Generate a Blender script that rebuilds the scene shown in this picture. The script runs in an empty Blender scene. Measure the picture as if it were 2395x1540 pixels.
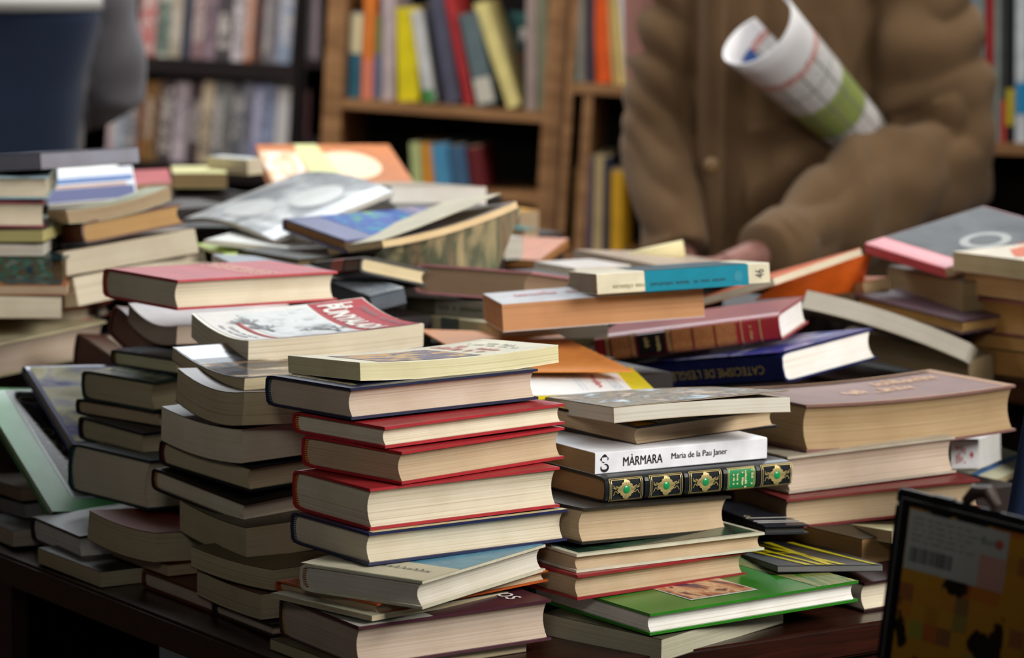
import bpy, bmesh, math, random
from mathutils import Vector, Matrix, Euler, noise
R=math.radians
scn=bpy.context.scene
# ---------------- camera, light, exposure ----------------
CAM_H=1.454; FPX=7500.0; PITCH=0.131423; ROLL=0.0090757
def cam_axes():
    f=Vector((0,math.cos(PITCH),-math.sin(PITCH))); r=Vector((1,0,0)); u=r.cross(f)
    c,s=math.cos(ROLL),math.sin(ROLL)
    return c*r+s*u,-s*r+c*u,f
AX=cam_axes()
cd=bpy.data.cameras.new('camera'); co=bpy.data.objects.new('camera',cd); scn.collection.objects.link(co)
cd.sensor_width=36; cd.sensor_fit='HORIZONTAL'; cd.lens=FPX*36/2395
m=Matrix((AX[0],AX[1],-AX[2])).transposed().to_4x4(); m.translation=(0,0,CAM_H); co.matrix_world=m
cd.clip_start=.05; cd.clip_end=60
cd.dof.use_dof=True; cd.dof.focus_distance=3.08; cd.dof.aperture_fstop=5.4; cd.dof.aperture_blades=0
scn.camera=co
scn.view_settings.view_transform='Standard'; scn.view_settings.look='None'
scn.view_settings.gamma=1; scn.view_settings.use_curve_mapping=False
scn.view_settings.exposure=0.0
w=bpy.data.worlds.new('world'); scn.world=w; w.use_nodes=True
w.node_tree.nodes['Background'].inputs[0].default_value=(.80,.90,1,1)
w.node_tree.nodes['Background'].inputs[1].default_value=.08
def area(name,loc,target,size,power,col,sy=None,spread=180):
    l=bpy.data.lights.new(name,'AREA'); l.energy=power; l.color=col; l.size=size
    if sy: l.shape='RECTANGLE'; l.size_y=sy
    l.spread=R(spread)
    o=bpy.data.objects.new(name,l); scn.collection.objects.link(o); o.location=loc
    d=Vector(target)-Vector(loc); o.rotation_euler=d.to_track_quat('-Z','Y').to_euler(); return o
area('daylight_overhead',(-.2,5.75,3.12),(-.05,4.3,.9),2.8,165,(.90,.96,1),1.9)
area('daylight_side',(2.1,1.9,2.3),(.15,3.3,1.22),1.1,15,(1,.97,.91),1.0,66)
area('fill_front',(-.2,.4,2.3),(.15,3.9,1.14),.8,1.0,(1,.96,.89),None,26)  # added fill to lift the near faces of the heap, no visible source
area('shop_lamp_back',(.9,5.0,2.8),(.4,6.6,1.1),.8,24,(1,.95,.86),.6)
area('fill_shelf',(-1.3,5.1,2.7),(-.9,7.0,1.2),.8,42,(1,.95,.90),.6)  # light added to brighten the video cases, no lamp seen there
area('shop_lamp_aisle',(1.9,4.0,2.75),(.5,5.0,1.15),.5,15,(1,.94,.84),.5)
# ---------------- helpers ----------------
C=scn.collection
def proj_ray(px,py):
    return AX[0]*((px-1197.5)/FPX)+AX[1]*(-(py-770)/FPX)+AX[2]
def at(px,py,Y):
    r=proj_ray(px,py); return Vector((0,0,CAM_H))+r*(Y/r.y)
def srgb(h):
    if isinstance(h,str):
        h=h.lstrip('#'); c=[int(h[i:i+2],16)/255 for i in (0,2,4)]
    else: c=list(h)
    return tuple([(x/12.92 if x<=.04045 else ((x+.055)/1.055)**2.4) for x in c])+(1,)
MATS={}
def nodes_of(name):
    m=bpy.data.materials.new(name); m.use_nodes=True; nt=m.node_tree
    return m,nt,nt.nodes['Principled BSDF']
def N(nt,t,**k):
    n=nt.nodes.new(t)
    for a,v in k.items(): setattr(n,a,v)
    return n
def mapping(nt,src,scale):
    mp=N(nt,'ShaderNodeMapping'); mp.inputs['Scale'].default_value=scale
    nt.links.new(src,mp.inputs['Vector']); return mp.outputs[0]
def mixc(nt,fac,a,b,blend='MIX'):
    n=N(nt,'ShaderNodeMix',data_type='RGBA',blend_type=blend)
    for i,v in ((0,fac),(6,a),(7,b)):
        if hasattr(v,'is_linked') or isinstance(v,bpy.types.NodeSocket): nt.links.new(v,n.inputs[i])
        elif i==0: n.inputs[0].default_value=v
        else: n.inputs[i].default_value=v
    return n.outputs[2]
def ramp(nt,src,stops,interp='LINEAR'):
    n=N(nt,'ShaderNodeValToRGB'); n.color_ramp.interpolation=interp; e=n.color_ramp.elements
    while len(e)<len(stops): e.new(.5)
    for i,(p,c) in enumerate(stops): e[i].position=p; e[i].color=c if len(c)==4 else tuple(c)+(1,)
    nt.links.new(src,n.inputs[0]); return n.outputs[0]
def scale_c(c,k): return tuple(min(1,x*k) for x in c[:3])+(1,)
def mat_paper(col,contrast=1.0):
    contrast*=.85
    key=('paper',col,contrast)
    if key in MATS: return MATS[key]
    m,nt,b=nodes_of('page_paper'); c=srgb(col)
    uv=N(nt,'ShaderNodeUVMap').outputs[0]; oi=N(nt,'ShaderNodeObjectInfo')
    add=N(nt,'ShaderNodeVectorMath',operation='ADD'); nt.links.new(uv,add.inputs[0]); nt.links.new(oi.outputs['Random'],add.inputs[1])
    n1=N(nt,'ShaderNodeTexNoise'); n1.inputs['Scale'].default_value=1; n1.inputs['Detail'].default_value=4
    nt.links.new(mapping(nt,add.outputs[0],(3,760,1)),n1.inputs['Vector'])
    n2=N(nt,'ShaderNodeTexNoise'); n2.inputs['Scale'].default_value=1; n2.inputs['Detail'].default_value=2
    nt.links.new(mapping(nt,add.outputs[0],(5,2600,1)),n2.inputs['Vector'])
    n3=N(nt,'ShaderNodeTexNoise'); n3.inputs['Scale'].default_value=22; n3.inputs['Detail'].default_value=3
    nt.links.new(add.outputs[0],n3.inputs['Vector'])
    f1=ramp(nt,n1.outputs[0],[(.30,(.62,.55,.45)),(.42,(.93,.90,.86)),(.60,(1,1,1)),(.8,(1.0,.98,.94))])
    f2=ramp(nt,n2.outputs[0],[(.25,(.70,.64,.56)),(.5,(1,1,1)),(1,(1,1,1))])
    f3=ramp(nt,n3.outputs[0],[(.3,(.82,.78,.70)),(.6,(1,1,1))])
    x=mixc(nt,.75*contrast,c,f1,'MULTIPLY'); x=mixc(nt,.55*contrast,x,f2,'MULTIPLY'); x=mixc(nt,.5,x,f3,'MULTIPLY')
    nt.links.new(x,b.inputs['Base Color']); b.inputs['Roughness'].default_value=.75; b.inputs['Specular IOR Level'].default_value=.2
    bp=N(nt,'ShaderNodeBump'); bp.inputs['Strength'].default_value=.35*contrast; bp.inputs['Distance'].default_value=.0006
    nt.links.new(n1.outputs[0],bp.inputs['Height']); nt.links.new(bp.outputs[0],b.inputs['Normal'])
    MATS[key]=m; return m
def mat_cover(col,rough=.45,cloth=False,spec=.4):
    key=('cover',col,rough,cloth)
    if key in MATS: return MATS[key]
    m,nt,b=nodes_of('book_cover'); c=srgb(col)
    tc=N(nt,'ShaderNodeTexCoord').outputs['Object']
    n=N(nt,'ShaderNodeTexNoise'); n.inputs['Scale'].default_value=30; n.inputs['Detail'].default_value=6; nt.links.new(tc,n.inputs['Vector'])
    x=mixc(nt,ramp(nt,n.outputs[0],[(.35,(0,0,0)),(.75,(1,1,1))]),scale_c(c,.86),scale_c(c,1.12))
    nt.links.new(x,b.inputs['Base Color']); b.inputs['Roughness'].default_value=rough; b.inputs['Specular IOR Level'].default_value=spec
    if cloth:
        n2=N(nt,'ShaderNodeTexNoise'); n2.inputs['Scale'].default_value=1400; n2.inputs['Detail'].default_value=2; nt.links.new(tc,n2.inputs['Vector'])
        bp=N(nt,'ShaderNodeBump'); bp.inputs['Strength'].default_value=.4; bp.inputs['Distance'].default_value=.0004
        nt.links.new(n2.outputs[0],bp.inputs['Height']); nt.links.new(bp.outputs[0],b.inputs['Normal'])
    MATS[key]=m; return m
def mat_plain(name,col,rough=.6,spec=.4,metal=0.):
    key=('plain',name,col,rough)
    if key in MATS: return MATS[key]
    m,nt,b=nodes_of(name); c=srgb(col)
    tc=N(nt,'ShaderNodeTexCoord').outputs['Object']
    n=N(nt,'ShaderNodeTexNoise'); n.inputs['Scale'].default_value=60; n.inputs['Detail'].default_value=4; nt.links.new(tc,n.inputs['Vector'])
    x=mixc(nt,n.outputs[0],scale_c(c,.9),scale_c(c,1.1))
    nt.links.new(x,b.inputs['Base Color']); b.inputs['Roughness'].default_value=rough; b.inputs['Specular IOR Level'].default_value=spec; b.inputs['Metallic'].default_value=metal
    MATS[key]=m; return m
def mat_pic(pal,scale=6,stretch=(1,1,1),seed=0,rough=.35,interp='LINEAR',dist=0.6):
    key=('pic',tuple(pal),scale,stretch,seed,interp)
    if key in MATS: return MATS[key]
    m,nt,b=nodes_of('printed_picture')
    uv=N(nt,'ShaderNodeUVMap').outputs[0]
    n=N(nt,'ShaderNodeTexNoise',noise_dimensions='4D'); n.inputs['Scale'].default_value=scale; n.inputs['Detail'].default_value=5; n.inputs['W'].default_value=seed; n.inputs['Distortion'].default_value=dist
    nt.links.new(mapping(nt,uv,stretch),n.inputs['Vector'])
    k=len(pal); st=[(.28+.44*i/(k-1),srgb(c)) for i,c in enumerate(pal)]
    nt.links.new(ramp(nt,n.outputs[0],st,interp),b.inputs['Base Color']); b.inputs['Roughness'].default_value=max(rough,.2); b.inputs['Specular IOR Level'].default_value=.3
    MATS[key]=m; return m
def mat_stripes(a,bc,scale,rough=.6):
    key=('str',a,bc,scale)
    if key in MATS: return MATS[key]
    m,nt,b=nodes_of('striped_thread'); uv=N(nt,'ShaderNodeUVMap').outputs[0]
    wv=N(nt,'ShaderNodeTexWave',bands_direction='Y'); wv.inputs['Scale'].default_value=scale; nt.links.new(uv,wv.inputs['Vector'])
    nt.links.new(ramp(nt,wv.outputs[0],[(.45,srgb(a)),(.55,srgb(bc))]),b.inputs['Base Color']); b.inputs['Roughness'].default_value=rough
    MATS[key]=m; return m
def mat_wood(name,dark,light,scale=(1.5,14,14),rough=.4,axis='Object'):
    key=('wood',name)
    if key in MATS: return MATS[key]
    m,nt,b=nodes_of(name); tc=N(nt,'ShaderNodeTexCoord').outputs['Object']
    n=N(nt,'ShaderNodeTexNoise'); n.inputs['Scale'].default_value=4; n.inputs['Detail'].default_value=7; n.inputs['Distortion'].default_value=.6
    nt.links.new(mapping(nt,tc,scale),n.inputs['Vector'])
    nt.links.new(ramp(nt,n.outputs[0],[(.3,srgb(dark)),(.7,srgb(light))]),b.inputs['Base Color']); b.inputs['Roughness'].default_value=rough
    bp=N(nt,'ShaderNodeBump'); bp.inputs['Strength'].default_value=.15; bp.inputs['Distance'].default_value=.002
    nt.links.new(n.outputs[0],bp.inputs['Height']); nt.links.new(bp.outputs[0],b.inputs['Normal'])
    MATS[key]=m; return m
def mat_fabric(name,col,rough=.85,sheen=.2,weave=900):
    key=('fab',name)
    if key in MATS: return MATS[key]
    m,nt,b=nodes_of(name); c=srgb(col); tc=N(nt,'ShaderNodeTexCoord').outputs['Object']
    n=N(nt,'ShaderNodeTexNoise'); n.inputs['Scale'].default_value=9; n.inputs['Detail'].default_value=5; nt.links.new(tc,n.inputs['Vector'])
    nt.links.new(mixc(nt,n.outputs[0],scale_c(c,.85),scale_c(c,1.15)),b.inputs['Base Color'])
    b.inputs['Roughness'].default_value=rough; b.inputs['Sheen Weight'].default_value=sheen; b.inputs['Specular IOR Level'].default_value=.2
    n2=N(nt,'ShaderNodeTexNoise'); n2.inputs['Scale'].default_value=weave; nt.links.new(tc,n2.inputs['Vector'])
    bp=N(nt,'ShaderNodeBump'); bp.inputs['Strength'].default_value=.25; bp.inputs['Distance'].default_value=.001
    nt.links.new(n2.outputs[0],bp.inputs['Height']); nt.links.new(bp.outputs[0],b.inputs['Normal'])
    MATS[key]=m; return m
def link(name,me,mat=None,parent=None,smooth=False):
    o=bpy.data.objects.new(name,me); C.objects.link(o)
    if mat is not None:
        for mm in (mat if isinstance(mat,(list,tuple)) else [mat]): me.materials.append(mm)
    if parent: o.parent=parent
    if smooth: me.polygons.foreach_set('use_smooth',[True]*len(me.polygons))
    return o
def empty(name,loc=(0,0,0),rot=None,label=None,cat=None,group=None):
    o=bpy.data.objects.new(name,None); C.objects.link(o); o.location=loc; o.empty_display_size=.02
    if rot is not None: o.rotation_euler=rot
    tag(o,label,cat,group); return o
def tag(o,label=None,cat=None,group=None,kind=None):
    if label: o['label']=label
    if cat: o['category']=cat
    if group: o['group']=group
    if kind: o['kind']=kind
    return o
def lattice(fn,nx,ny,nz,uvfn=None,bend=None):
    """closed surface of a warped box grid; fn(u,v,w)->xyz; uvfn(axis,u,v,w)"""
    vid={}; vs=[]; us=[]; fs=[]; uvs=[]
    def V(i,j,k):
        key=(i,j,k)
        if key not in vid:
            p=Vector(fn(i/nx,j/ny,k/nz)); vid[key]=len(vs); us.append(p.copy()); vs.append(bend(p) if bend else p)
        return vid[key]
    def F(q,ax):
        fs.append([V(*a) for a in q]); uvs.append(ax)
    for i in range(nx):
        for j in range(ny):
            F([(i,j,0),(i,j+1,0),(i+1,j+1,0),(i+1,j,0)],2); F([(i,j,nz),(i+1,j,nz),(i+1,j+1,nz),(i,j+1,nz)],2)
    for i in range(nx):
        for k in range(nz):
            F([(i,0,k),(i+1,0,k),(i+1,0,k+1),(i,0,k+1)],1); F([(i,ny,k),(i,ny,k+1),(i+1,ny,k+1),(i+1,ny,k)],1)
    for j in range(ny):
        for k in range(nz):
            F([(0,j,k),(0,j,k+1),(0,j+1,k+1),(0,j+1,k)],0); F([(nx,j,k),(nx,j+1,k),(nx,j+1,k+1),(nx,j,k+1)],0)
    me=bpy.data.meshes.new('m'); me.from_pydata([tuple(v) for v in vs],[],fs)
    uvl=me.uv_layers.new(name='UVMap')
    for p,ax in zip(me.polygons,uvs):
        for li in p.loop_indices:
            q=us[me.loops[li].vertex_index]
            uvl.data[li].uv=(q.y,q.z) if ax==0 else ((q.x,q.z) if ax==1 else (q.x,q.y))
    return me
def boxes_mesh(bl,bevel=0):
    bm=bmesh.new()
    for (x0,x1,y0,y1,z0,z1) in bl:
        r=bmesh.ops.create_cube(bm,size=1)
        for v in r['verts']:
            v.co.x=x0+(v.co.x+.5)*(x1-x0); v.co.y=y0+(v.co.y+.5)*(y1-y0); v.co.z=z0+(v.co.z+.5)*(z1-z0)
    if bevel: bmesh.ops.bevel(bm,geom=bm.edges[:],offset=bevel,segments=2,affect='EDGES')
    me=bpy.data.meshes.new('m'); bm.to_mesh(me); bm.free(); return me
def box(name,b,mat,parent=None,bevel=0.001): return link(name,boxes_mesh([b],bevel),mat,parent)
# text -> list of (verts2d, faces)
TXT={}
def text2d(s,bold=0.0):
    if (s,bold) in TXT: return TXT[(s,bold)]
    cu=bpy.data.curves.new('t','FONT'); cu.body=s; cu.size=1; cu.resolution_u=3; cu.fill_mode='FRONT'; cu.offset=bold
    o=bpy.data.objects.new('t',cu); C.objects.link(o); dg=bpy.context.evaluated_depsgraph_get(); dg.update()
    me=bpy.data.meshes.new_from_object(o.evaluated_get(dg)); bpy.data.objects.remove(o)
    vs=[(v.co.x,v.co.y) for v in me.vertices]; fs=[list(p.vertices) for p in me.polygons]
    xs=[v[0] for v in vs]; ys=[v[1] for v in vs]; x0,x1,y0,y1=min(xs),max(xs),min(ys),max(ys)
    vs=[((x-x0)/(x1-x0),(y-y0)/(y1-y0)) for x,y in vs]
    TXT[(s,bold)]=(vs,fs); return vs,fs
# ---------------- books ----------------
class Book: pass
def make_book(key,pose,kind,cov,page,spine,label,name='book',cat='book',group=None,bend=0,bendx=0,lift=0,headband=None,rough=.4,
              cov2=None,lowres=False,contrast=1.0,endp=None,world=None):
    """pose: x,y,z,yaw,tx,ty,la,lb,t"""
    x,y,z,yaw,tx,ty,la,lb,t=pose
    root=empty(name,(x,y,z),None,label,cat,group)
    if world is not None: root.matrix_world=world
    else:
        M=Matrix.Rotation(yaw,3,'Z')@Matrix.Rotation(ty,3,'Y')@Matrix.Rotation(tx,3,'X'); root.rotation_euler=M.to_euler()
    if spine in 'Aa': L,W=la,lb
    else: L,W=lb,la
    def can(p):
        if spine=='A': q=Vector(p)
        elif spine=='a': q=Vector((la-p[0],lb-p[1],p[2]))
        elif spine=='b': q=Vector((la-p[1],p[0],p[2]))
        else: q=Vector((p[1],lb-p[0],p[2]))
        return q
    def bendf(q):
        u,v=q.x/la,q.y/lb
        q.z+=-bend*4*v*(1-v)-bendx*4*u*(1-u); return q
    fl=lambda p:bendf(can(p))
    hard=kind=='h'
    b=.0026 if hard else .0007
    if t<.012: b=min(b,t*.16)
    ov=.0032 if hard else .0002
    bul=(min(.009,t*.22) if hard else .0006)
    hinge=min(.010,W*.1) if hard else .001
    # case path: outer and inner profiles (y,z)
    nb=5 if lowres else 8; na=6 if hard else 3
    outer=[];inner=[]
    for i in range(nb+1):
        f=i/nb; yy=f*(W-hinge-bul); g=0
        outer.append((yy,0)); inner.append((yy,b))
    # spine
    ys=W-hinge-bul
    if hard:
        for i in range(1,na):
            a=-math.pi/2+math.pi*i/na
            s=math.copysign(abs(math.sin(a))**.45,math.sin(a)); c=abs(math.cos(a))**.6
            outer.append((ys+(hinge+bul)*c,t/2+t/2*s)); inner.append((ys+(hinge+bul)*c-b*c,t/2+(t/2-b)*s))
    else:
        outer+= [(W-.0008,.0004),(W,.0012),(W,t-.0012),(W-.0008,t-.0004)]
        inner+= [(W-.0012,b),(W-b,.0016),(W-b,t-.0016),(W-.0012,t-b)]
    for i in range(nb+1):
        f=1-i/nb; yy=f*(W-hinge-bul); outer.append((yy,t)); inner.append((yy,t-b))
    n=len(outer)-1
    def fcase(u,v,w_):
        i=int(round(u*n)); o_,i_=outer[i],inner[i]
        yy=i_[0]+(o_[0]-i_[0])*w_; zz=i_[1]+(o_[1]-i_[1])*w_
        if i>n/2+1 and lift:
            zz+=lift*(v**2)*(1-yy/W)
        return (v*L,yy,zz)
    me=lattice(fcase,n,4 if lowres else 8,1,None,fl)
    case=link('cover',me,mat_cover(cov,rough,hard and rough>.4) if isinstance(cov,str) else cov,root)
    me.polygons.foreach_set('use_smooth',[True]*len(me.polygons))
    bv=case.modifiers.new('e','EDGE_SPLIT'); bv.split_angle=R(35)
    # pages
    cf=(.13*t+.0015) if hard else 0
    yf=ov; yb=W-hinge*.5-(bul*.3 if hard else 0)
    def fpage(u,v,w_):
        q=1-(2*w_-1)**2
        y0=yf+cf*q; y1=yb+(bul*.7*q if hard else 0)
        if not hard: y1=W-b*1.2
        return (ov+u*(L-2*ov), y0+(y1-y0)*v, b+w_*(t-2*b))
    pm=lattice(fpage,4 if lowres else 8,3 if lowres else 6,3 if lowres else 7,None,fl)
    link('page_block',pm,mat_paper(page,contrast),root)
    if headband and hard:
        for k,(x0,x1) in enumerate(((ov-.0012,ov+.002),(L-ov-.002,L-ov+.0012))):
            def fh(u,v,w_):
                q=1-(2*w_-1)**2
                return (x0+u*(x1-x0), yb+bul*.7*q-.0028+v*.0034, b+w_*(t-2*b))
            o=link('headband',lattice(fh,1,1,6,None,fl),mat_stripes(headband[0],headband[1],150),root)
    B=Book(); B.root=root; B.la=la; B.lb=lb; B.t=t; B.bendf=bendf; B.can=can; B.spine=spine; B.bul=bul if hard else .0006; B.hard=hard; B.lift=lift
    return B
EPS=.00035
def facept(B,face,a,c,h=EPS):
    """a,c in 0..1 over the face as the viewer reads it upright from outside"""
    la,lb,t=B.la,B.lb,B.t
    if face=='top': q=Vector((a*la,c*lb,t+h))
    elif face=='a':
        bu=0
        q=Vector((a*la,-h,c*t)); 
    elif face=='b': q=Vector((-h,(1-a)*lb,c*t))
    if face==B.spine or (face in 'ab' and face==B.spine):
        s=2*c-1; k=(1-abs(s)**3)
        d=(B.hinge if hasattr(B,'hinge') else 0)
        # spine surface profile: superellipse used by the case
        ang=math.asin(max(-1,min(1,math.copysign(abs(s)**(1/.45),s)))); cc=abs(math.cos(ang))**.6
        depth=(.010+B.bul)*(1-cc) if B.hard else 0
        if face=='a': q.y+=depth
        else: q.x+=depth
    if B.lift and face=='top':
        u=q.x/la if B.spine in 'Aa' else q.y/lb
        v=q.y/lb
        q.z+=B.lift*u*u*(1-v)
    return B.bendf(q)
def scrawl(B,face,o,U,V,mat,seed=0,n=14,wid=.0005,name='illegible_lettering',h=.0009,full=.8):
    rnd=random.Random(seed); vs=[];fs=[]
    def pt(x,y): return facept(B,face,o[0]+U[0]*x+V[0]*y,o[1]+U[1]*x+V[1]*y,h)
    for i in range(n):
        if rnd.random()>full: continue
        x0=(i+.1)/n; w_=.72/n; tall=rnd.random()<.3
        P_=[(x0,rnd.uniform(0,.2)),(x0+w_*rnd.uniform(.0,.3),1 if tall else .68),(x0+w_*.6,rnd.uniform(.3,.7)),(x0+w_*rnd.uniform(.4,.9),rnd.uniform(0,.15)),(x0+w_,rnd.uniform(.4,.7))]
        for a_,b_ in zip(P_,P_[1:]):
            p,q=pt(*a_),pt(*b_); d=q-p
            if d.length<1e-6: continue
            nn=d.cross(Vector((0,0,1)) if face=='top' else (Vector((0,1,0)) if face=='a' else Vector((1,0,0)))).normalized()*wid
            k=len(vs); vs+=[tuple(p+nn),tuple(p-nn),tuple(q-nn),tuple(q+nn)]; fs.append((k,k+1,k+2,k+3))
    if not vs: return
    me=bpy.data.meshes.new('m'); me.from_pydata(vs,[],fs); return link(name,me,mat,B.root)
def patch(B,face,a0,a1,c0,c1,mat,name='cover_picture',nu=10,nv=8,h=EPS,quad=None):
    vs=[];fs=[];uv=[]
    for j in range(nv+1):
        for i in range(nu+1):
            u,v=i/nu,j/nv
            if quad:
                p=[(1-v)*((1-u)*quad[0][k]+u*quad[1][k])+v*((1-u)*quad[3][k]+u*quad[2][k]) for k in (0,1)]; a,c=p
            else: a,c=a0+(a1-a0)*u,c0+(c1-c0)*v
            vs.append(tuple(facept(B,face,a,c,h))); uv.append((u,v))
    for j in range(nv):
        for i in range(nu):
            k=j*(nu+1)+i; fs.append((k,k+1,k+nu+2,k+nu+1))
    me=bpy.data.meshes.new('m'); me.from_pydata(vs,[],fs); l=me.uv_layers.new(name='UVMap')
    for li in me.loops: l.data[li.index].uv=uv[li.vertex_index]
    return link(name,me,mat,B.root)
def lettering(B,face,s,o,U,V,mat,name='title_lettering',bold=0.0,h=2*EPS):
    """o,U,V in face fractions (a,c): text box maps (0..1,0..1) to o+U*x+V*y"""
    vs,fs=text2d(s,bold)
    pts=[tuple(facept(B,face,o[0]+U[0]*x+V[0]*y,o[1]+U[1]*x+V[1]*y,h)) for x,y in vs]
    me=bpy.data.meshes.new('m'); me.from_pydata(pts,[],fs); return link(name,me,mat,B.root)
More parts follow.
